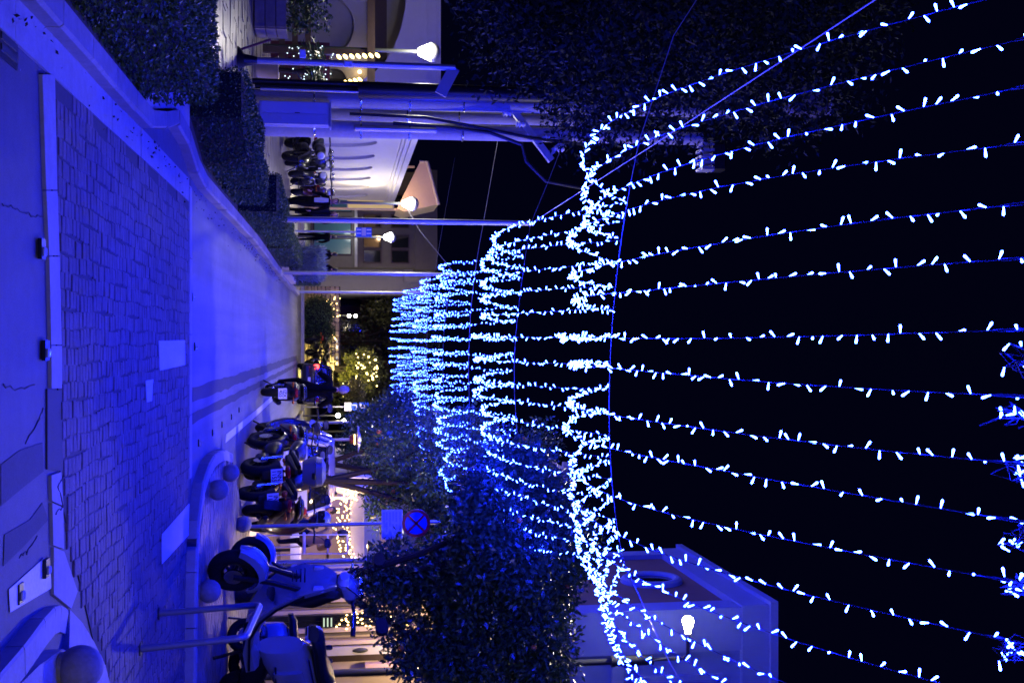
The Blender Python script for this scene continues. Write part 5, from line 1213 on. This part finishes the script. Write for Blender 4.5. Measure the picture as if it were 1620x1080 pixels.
w_.tube(pts, .004, 4).build('wire', M_iron, tt); tag(b.build('fairy_bulbs', TINY, tt), kind='stuff')
def bulb_row(a, c, n, label, name='bulb_garland'):
    t = thing(name, label, 'garland', a, 0, 'yellow bulb garlands of the left cafe'); d = Vector(c) - Vector(a)
    MB().tube([d * (i / 10) + Vector((0, 0, -.0)) for i in range(11)], .008, 5).build('wire', M_dark, t)
    for i in range(n):
        p0 = d * ((i + .5) / n); MB().ell(p0 + Vector((.02, 0, .015)), (.035, .035, .06), 10, 8, Matrix.Rotation(.8, 3, 'Y')).build('bulb', YELL, t)
bulb_row(P(530, 89, 23.4), P(601, 86, 23.4), 7, 'upright row of seven yellow bulbs beside the gallows post')
bulb_row(P(543, 130, 25), P(572, 124, 25), 4, 'short row of four yellow bulbs left of the utility poles')
# right cafe: heater, umbrella, garland
q = P(545, 695, 30); t = thing('patio_heater', 'patio heater with wide reflector disc and red burner', 'heater', (q.x, 30, .115))
def hz_(px): return P(px, 695, 30).z - .115
MB().cyl((0, 0, 0), (0, 0, hz_(553)), .04).lathe([(.22, 0), (.22, .5), (.05, .6)], n=16).build('stand', M_pole, t)
MB().cyl((0, 0, hz_(553)), (0, 0, hz_(563)), .1, .12, 16).build('burner', mat('burner_mesh', (.3, .06, .03), .5, .5), t)
MB().lathe([(.03, hz_(564)), (.36, hz_(566)), (.34, hz_(567.5)), (.1, hz_(571)), (0, hz_(571.5))], n=28).build('reflector', M_silver, t); MB().torus((0, 0, hz_(561)), .12, .015, 20, 6, RX90).build('glow_ring', WARM, t)
t = thing('closed_umbrella', 'pale blue folded market umbrella behind the cafe tables', 'umbrella', (P(560, 765, 29).x, 29, .115))
MB().cyl((0, 0, 0), (0, 0, 2.6), .025).build('pole', M_white, t); MB().loft([[Vector((r * (1 + .25 * math.cos(5 * a)) * math.cos(a), r * (1 + .25 * math.cos(5 * a)) * math.sin(a), z)) for a in np.linspace(0, 2 * PI, 25)[:-1]] for r, z in ((.16, 1.5), (.24, 1.8), (.2, 2.3), (.08, 2.62), (.02, 2.7))]).build('cloth', M_swhite, t)
t = thing('awning', 'white cloth awning over the right hand cafe tables', 'awning', (4.9, 28.8, .115))
MB().slab([(-1.2, -1.2, 2.15), (1.6, -1.2, 2.15), (1.6, 1.3, 2.6), (-1.2, 1.3, 2.6)], (0, 0, .03)).slab([(-1.2, -1.2, 2.15), (1.6, -1.2, 2.15), (1.6, -1.22, 1.85), (-1.2, -1.22, 1.85)], (0, .02, 0)).build('cloth', M_swhite, t, smooth=False)
for x in (-1.15, 1.55): MB().cyl((x, -1.15, 0), (x, -1.15, 2.15), .03).cyl((x, 1.25, 0), (x, 1.25, 2.6), .03).build('post', M_white, t)
t = thing('warm_garland', 'thick warm fairy light garland hanging under the white awning', 'garland', (4.3, 27.45, .115)); b = MB(); w_ = MB()
for r in range(3):
    pts = [Vector((-.75 + 1.7 * u, -.02 * r, 2.0 - .12 * r - .22 * 4 * u * (1 - u))) for u in np.linspace(0, 1, 30)]; w_.tube(pts, .006, 4)
    for p0 in pts: b.ell(p0 + Vector((random.gauss(0, .02), -.02, random.gauss(0, .03))), .017, 6, 4)
for u in np.linspace(0, 1, 30): b.ell((-.55 + .03 * math.sin(u * 20), 0, 1.0 + u), .017, 6, 4)
w_.build('wire', M_iron, t); tag(b.build('fairy_bulbs', WARM, t), kind='stuff')
for q, lb, pw in (((4.6, 28.0, 2.1), 'warm pendant lamp under the white awning', 190), ((4.35, 24.4, 2.3), 'warm pendant lamp above the nearest cafe table', 90)):
    t = thing('pendant_lamp', lb, 'lamp', q, 0, 'warm pendant lamps'); MB().lathe([(.02, .16), (.1, .05), (.13, 0), (.12, 0), (.02, .14)], n=16).build('shade', M_dark, t); MB().ell((0, 0, .02), .04, 10, 8).build('bulb', WARM, t); MB().cyl((0, 0, .15), (0, 0, .5), .005, n=5).build('cord', M_dark, t)
    lamp_light('pendant_light', (q[0], q[1], q[2] - .08), (1, .62, .32), pw, .06)
t = thing('cafe_back_wall', 'dim rear wall of the right hand cafe with glowing shelf', 'wall', (5.4, 31.5, .115)); MB().bb(-1.6, 3, 0, .2, 0, 2.9).build('panel', M_cream, t, smooth=False); MB().bb(-1.2, .8, -.12, -.001, 1.25, 1.3).build('shelf', M_dwood, t, smooth=False)
for px, py, Y, lb in ((531, 657, 49.5, 'small round white lamp right of the rider, upper of two'), (540, 666, 49, 'small round white lamp right of the rider, lower of two')):
    q = P(px, py, Y); t = thing('globe_lamp', lb, 'lamp', (q.x, Y, .1), 0, 'small globe lamps at the street end'); MB().cyl((0, 0, 0), (0, 0, q.z - .1), .03).build('post', M_iron, t); MB().ell((0, 0, q.z), .1, 12, 8).build('globe', LAMPW, t); lamp_light('globe_light', (q.x, Y - .3, q.z + .1), (1, .8, .5), 60, .1)

# golden lights in the foliage at the street end
t = thing('golden_lights', 'scatter of small golden lights in the foliage at the street end', 'fairy lights', P(580, 585, 54.9)); b = MB(); w_ = MB(); pts = []
for i in range(34):
    a = i * .9; p0 = Vector((math.cos(a) * (.15 + .022 * i), -.1 * random.random(), math.sin(a * 1.3) * .5)); pts.append(p0); b.ell(p0, random.uniform(.025, .055), 6, 4)
w_.tube(pts, .006, 4).build('wire', M_iron, t); tag(b.build('fairy_bulbs', YELL, t), kind='stuff')
t = thing('shelf_lights', 'short row of warm lights behind the round bushes at the street end', 'fairy lights', P(522, 528, 54.0)); b = MB()
for i in range(5): b.ell((i * .07, 0, .05 + i * .06), .035, 6, 4)
MB().tube([(0, .02, .05), (.3, .02, .3)], .01, 5).build('wire', M_iron, t); tag(b.build('fairy_bulbs', WARM, t), kind='stuff')
t = thing('wall_garland', 'pale golden garland on the garden wall left of the round bushes', 'fairy lights', P(524, 483, 54.0)); b = MB(); pts = []
for i in range(30):
    p0 = Vector((i * .035 - .4, 0, .25 * math.sin(i * .8) + random.gauss(0, .12))); pts.append(p0); b.ell(p0, random.uniform(.02, .04), 6, 4)
MB().tube(pts, .006, 4).build('wire', M_iron, t); tag(b.build('fairy_bulbs', YELL, t), kind='stuff')
